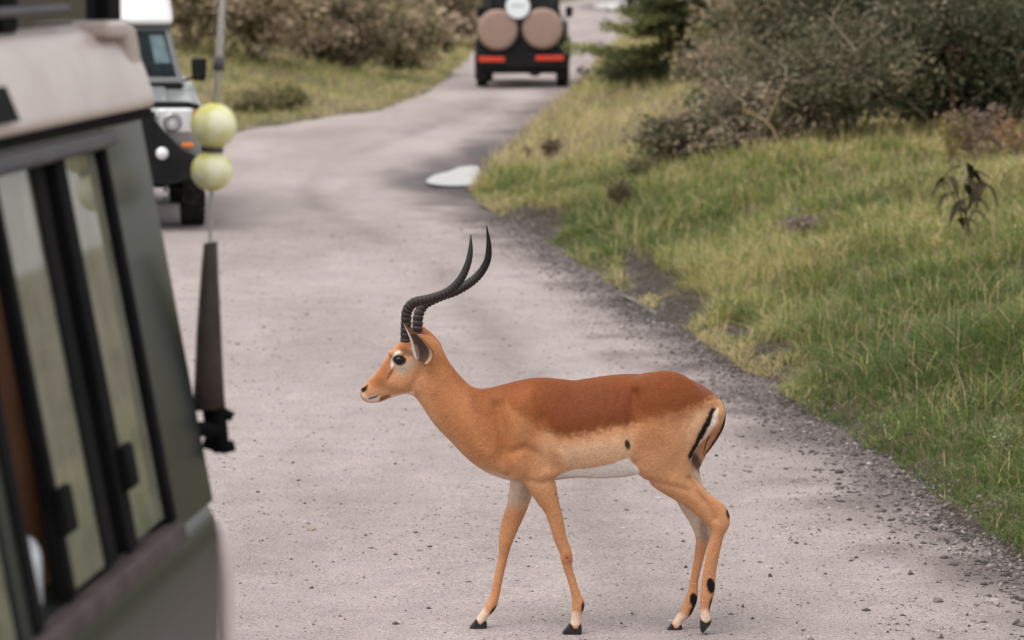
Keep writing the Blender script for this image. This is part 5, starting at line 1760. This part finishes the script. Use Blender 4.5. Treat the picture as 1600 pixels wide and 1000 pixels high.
def horn(pts, r0, ring_end):
    D = catmull(np.array(pts, float), 22)
    seg = np.concatenate([[0], np.cumsum(np.linalg.norm(np.diff(D[:, :3], axis=0), axis=1))])
    s_ = seg / seg[-1]
    NS = 20
    V, C_ = [], []
    ref = None
    for i in range(len(D)):
        q = D[i, :3]
        d = D[min(i + 1, len(D) - 1), :3] - D[max(i - 1, 0), :3]
        d = d / np.linalg.norm(d)
        if ref is None: ref = np.array([0., 0., 1.])
        ref = ref - d * ref.dot(d); ref /= np.linalg.norm(ref)
        b_ = np.cross(d, ref)
        ph = (seg[i] / (9.5 * (1 - .35 * s_[i]))) % 1.0
        am = sstep(ring_end + .08, ring_end - .1, s_[i]) * sstep(.0, .06, s_[i])
        r = D[i, 3] * (1 + am * (.24 * (ph if ph < .8 else (1 - ph) * 4) - .09))
        for k in range(NS):
            t_ = 2 * math.pi * k / NS
            fr = .6 + .4 * math.cos(t_ + 2.2)                      # rings are boldest on the front
            rr_ = D[i, 3] + (r - D[i, 3]) * (.45 + .9 * fr)
            V.append(q + (ref * math.cos(t_) + b_ * math.sin(t_)) * rr_)
            base_ = np.array([.016, .012, .011]) * (1 + .6 * am * ph) + np.array([.06, .045, .042]) * am * (1 - s_[i]) * (ph if ph < .8 else (1 - ph) * 2)
            C_.append(base_)
    V = np.array(V)
    N_ = len(D)
    F_ = [(i * NS + k, i * NS + (k + 1) % NS, (i + 1) * NS + (k + 1) % NS, (i + 1) * NS + k) for i in range(N_ - 1) for k in range(NS)]
    me_ = np_mesh('horn', to_local(V[:, 0], V[:, 1], V[:, 2]), [np.array(F_)], np.array(C_), smooth=True)
    o = link_mesh('horn', me_, MT['horn'], imp)
    return o


horn([(635, 545, -11, 8.6), (634.5, 530, -12, 8.4), (635, 503, -15, 8.2), (637, 483, -19, 8.0), (648, 470, -26, 7.6), (674, 462.5, -37, 7.2), (700, 452, -45, 7.0), (719, 434, -47, 6.4), (731, 410, -43, 5.3), (735.5, 388, -37, 4.0), (736, 364, -31, .7)], 8, .72)
horn([(648, 548, 12, 8.4), (650, 532, 13, 8.4), (652, 508, 16, 8.2), (654, 492, 20, 8.0), (663, 478, 27, 7.7), (685, 468, 38, 7.4), (716, 457, 47, 7.2), (744, 438, 51, 6.8), (760, 414, 48, 5.8), (763.5, 388, 43, 4.4), (760, 355, 36, .7)], 8, .72)

# ears: hollow leaf shaped bowls
def ear(name, off, mirror):
    rows_ = [  # front rim (u,v), back rim (u,v), t of the rims, depth of the hollow
        ((650, 556), (668, 566), -24, 2), ((647, 549), (677, 556), -27, 9), ((644.5, 540), (678, 545), -30, 12), ((643.5, 531), (671, 534), -33, 12), ((641, 522), (661, 523.5), -35, 9), ((637, 512), (649, 514), -36, 5), ((632.5, 502), (634.5, 502.5), -36, .5)]
    A = catmull(np.array([[a_[0], a_[1], b_[0], b_[1], t_, d_] for a_, b_, t_, d_ in rows_]), 5)
    NC = 13
    V, C_ = [], []
    for layer in (0, 1):
        for i, r_ in enumerate(A):
            for k in range(NC):
                x_ = k / (NC - 1)
                uu, vv_ = r_[0] + (r_[2] - r_[0]) * x_, r_[1] + (r_[3] - r_[1]) * x_
                dep = r_[5] * math.sin(math.pi * x_)
                V.append((uu, vv_, r_[4] + dep + (1.6 if layer else 0)))
                if layer: cc_ = np.array(S(190, 120, 76))
                else:
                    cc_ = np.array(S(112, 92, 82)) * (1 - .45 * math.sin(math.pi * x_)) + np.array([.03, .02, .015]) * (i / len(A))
                    if x_ < .13 : cc_ = np.array(S(238, 228, 218))
                    elif x_ < .3 and i < 14: cc_ = np.array(S(150, 130, 118))
                    elif x_ > .93: cc_ = np.array(S(60, 42, 34))
                    elif x_ > .8: cc_ = np.array(S(196, 158, 128))
                    if i > len(A) - 9 and .13 < x_ < .9: cc_ = np.array(S(150, 112, 80))
                C_.append(cc_)
    V = np.array(V)
    n1_ = len(A) * NC
    F_ = []
    for i in range(len(A) - 1):
        for k in range(NC - 1):
            a_ = i * NC + k
            F_.append((a_, a_ + 1, a_ + NC + 1, a_ + NC))
            F_.append((n1_ + a_, n1_ + a_ + NC, n1_ + a_ + NC + 1, n1_ + a_ + 1))
        for k in (0, NC - 1):
            a_ = i * NC + k
            F_.append((a_, a_ + NC, n1_ + a_ + NC, n1_ + a_))
    V[:, 0] += off[0]; V[:, 1] += off[1]
    if mirror: V[:, 2] = -V[:, 2] - 4
    me_ = np_mesh('ear', to_local(V[:, 0], V[:, 1], V[:, 2] + (off[2] if len(off) > 2 else 0)), [np.array(F_)], np.array(C_), smooth=True)
    return link_mesh('ear', me_, MT['coat'], imp)


ear('ear', (0, 0, -11), False)
ear('ear', (12, 1, 8), True)

# eyes
m, n, l, p = new_mat('eye')
p.inputs['Base Color'].default_value = (.006, .007, .010, 1); p.inputs['Roughness'].default_value = .12; p.inputs['Specular IOR Level'].default_value = .35
for (cu, cv, ct) in ((624.5, 560, -17.0), (626, 559, 17.2)):
    bm = bmesh.new(); bmesh.ops.create_uvsphere(bm, u_segments=24, v_segments=16, radius=7.9 / PPM)
    me_ = bpy.data.meshes.new('eye'); bm.to_mesh(me_); bm.free()
    me_.polygons.foreach_set('use_smooth', [True] * len(me_.polygons))
    o = link_mesh('eye', me_, m, imp)
    o.location = L3(cu, cv, ct)
    o.scale = (1.12, .85, .78)

# tail
m = MT['coat']
tl = catmull(np.array([(1106, 617, 0, 5), (1116, 622.5, 0, 5.5), (1125, 634, -2, 5.8), (1127.5, 649, -5, 6.2), (1123.5, 665, -7, 7.2), (1113.5, 683, -7, 7.2), (1105.5, 698, -6, 5.2), (1099, 713, -4, .8)], float), 8)
V, C_ = [], []
for i, q in enumerate(tl):
    d = tl[min(i + 1, len(tl) - 1), :2] - tl[max(i - 1, 0), :2]
    d /= np.linalg.norm(d)
    nn = np.array([d[1], -d[0]])
    for k in range(14):
        t_ = 2 * math.pi * k / 14
        o_ = math.cos(t_)
        V.append((q[0] + nn[0] * o_ * q[3], q[1] + nn[1] * o_ * q[3], q[2] + math.sin(t_) * q[3] * .9))
        out = -o_ if nn[0] < 0 else o_
        cc_ = np.array(S(190, 140, 102)) if out < .2 else np.array(S(160, 108, 74))
        if out > .55 and 6 < i: cc_ = np.array(S(34, 24, 22))
        if out < -.72 and i > 14: cc_ = np.array(S(40, 32, 30))
        elif out < -.4: cc_ = np.array(S(214, 170, 136))
        C_.append(cc_ * random.uniform(.8, 1.15))
V = np.array(V)
F_ = [(i * 14 + k, i * 14 + (k + 1) % 14, (i + 1) * 14 + (k + 1) % 14, (i + 1) * 14 + k) for i in range(len(tl) - 1) for k in range(14)]
link_mesh('tail', np_mesh('tail', to_local(V[:, 0], V[:, 1], V[:, 2]), [np.array(F_)], np.array(C_), smooth=True), MT['coat'], imp)

# cloven hooves
MT['hoof'] = paint('hoof', (.013, .011, .011), .55, (.05, .042, .04), .5, 60, spec=.2)
def hoof(poly, tc_, w=9.0):
    b = MB()
    cu = sum(q[0] for q in poly) / len(poly)
    top = min(q[1] for q in poly); bot = max(q[1] for q in poly)
    for sg in (-1, 1):
        n_ = len(poly)
        V = []
        for layer, (ta, k) in enumerate(((.6, 1.0), (w * .55, 1.0), (w, .86))):
            for (pu, pv) in poly:
                # claws splay a little at the ground and narrow to the toe
                V.append(L3(cu + (pu - cu) * k, bot + (pv - bot) * (k if layer == 2 else 1), tc_ + sg * (ta * (.82 + .18 * (pv - top) / (bot - top)))))
        F_ = [tuple(range(n_)), tuple(range(2 * n_, 3 * n_))]
        for q in range(2):
            F_ += [(q * n_ + i, q * n_ + (i + 1) % n_, (q + 1) * n_ + (i + 1) % n_, (q + 1) * n_ + i) for i in range(n_)]
        b.add([tuple(x) for x in V], F_)
    return b.build('hoof', MT['hoof'], imp, bevel=.002)
hoof([(890, 970), (884, 977), (878, 984), (879, 987.5), (893, 988), (908, 987), (909, 980), (907.5, 970)], -21)
hoof([(744, 971), (738, 978), (733, 985), (734.5, 988), (748, 988), (760, 987), (761, 980), (759, 972)], 20)
hoof([(1050, 977), (1045, 984), (1039.5, 990), (1041, 992.5), (1054, 993), (1065, 992.5), (1067, 986), (1066, 978)], 17)
hoof([(1092.5, 963), (1092.5, 970), (1093, 980), (1095, 984), (1098, 982), (1104, 975), (1110, 968), (1110, 963)], -22)

# ------------------------------------------------------------------ dusty air
HAZE = 0.0
if HAZE:
    bm = bmesh.new(); bmesh.ops.create_cube(bm, size=1)
    me = bpy.data.meshes.new('haze'); bm.to_mesh(me); bm.free()
    o = link_mesh('haze', me)
    o.scale = (2400, 2400, 9)
    o.location = (0, 500, 9 / 2 - 1.2)
    m = bpy.data.materials.new('haze'); m.use_nodes = True
    m.node_tree.nodes.clear()
    vo = m.node_tree.nodes.new('ShaderNodeVolumePrincipled'); vo.inputs['Color'].default_value = (.9, .87, .86, 1); vo.inputs['Density'].default_value = HAZE
    mo = m.node_tree.nodes.new('ShaderNodeOutputMaterial'); m.node_tree.links.new(vo.outputs[0], mo.inputs['Volume'])
    me.materials.append(m)
    tag(o, 'thin pale dust hanging in the air', 'haze', kind='stuff')
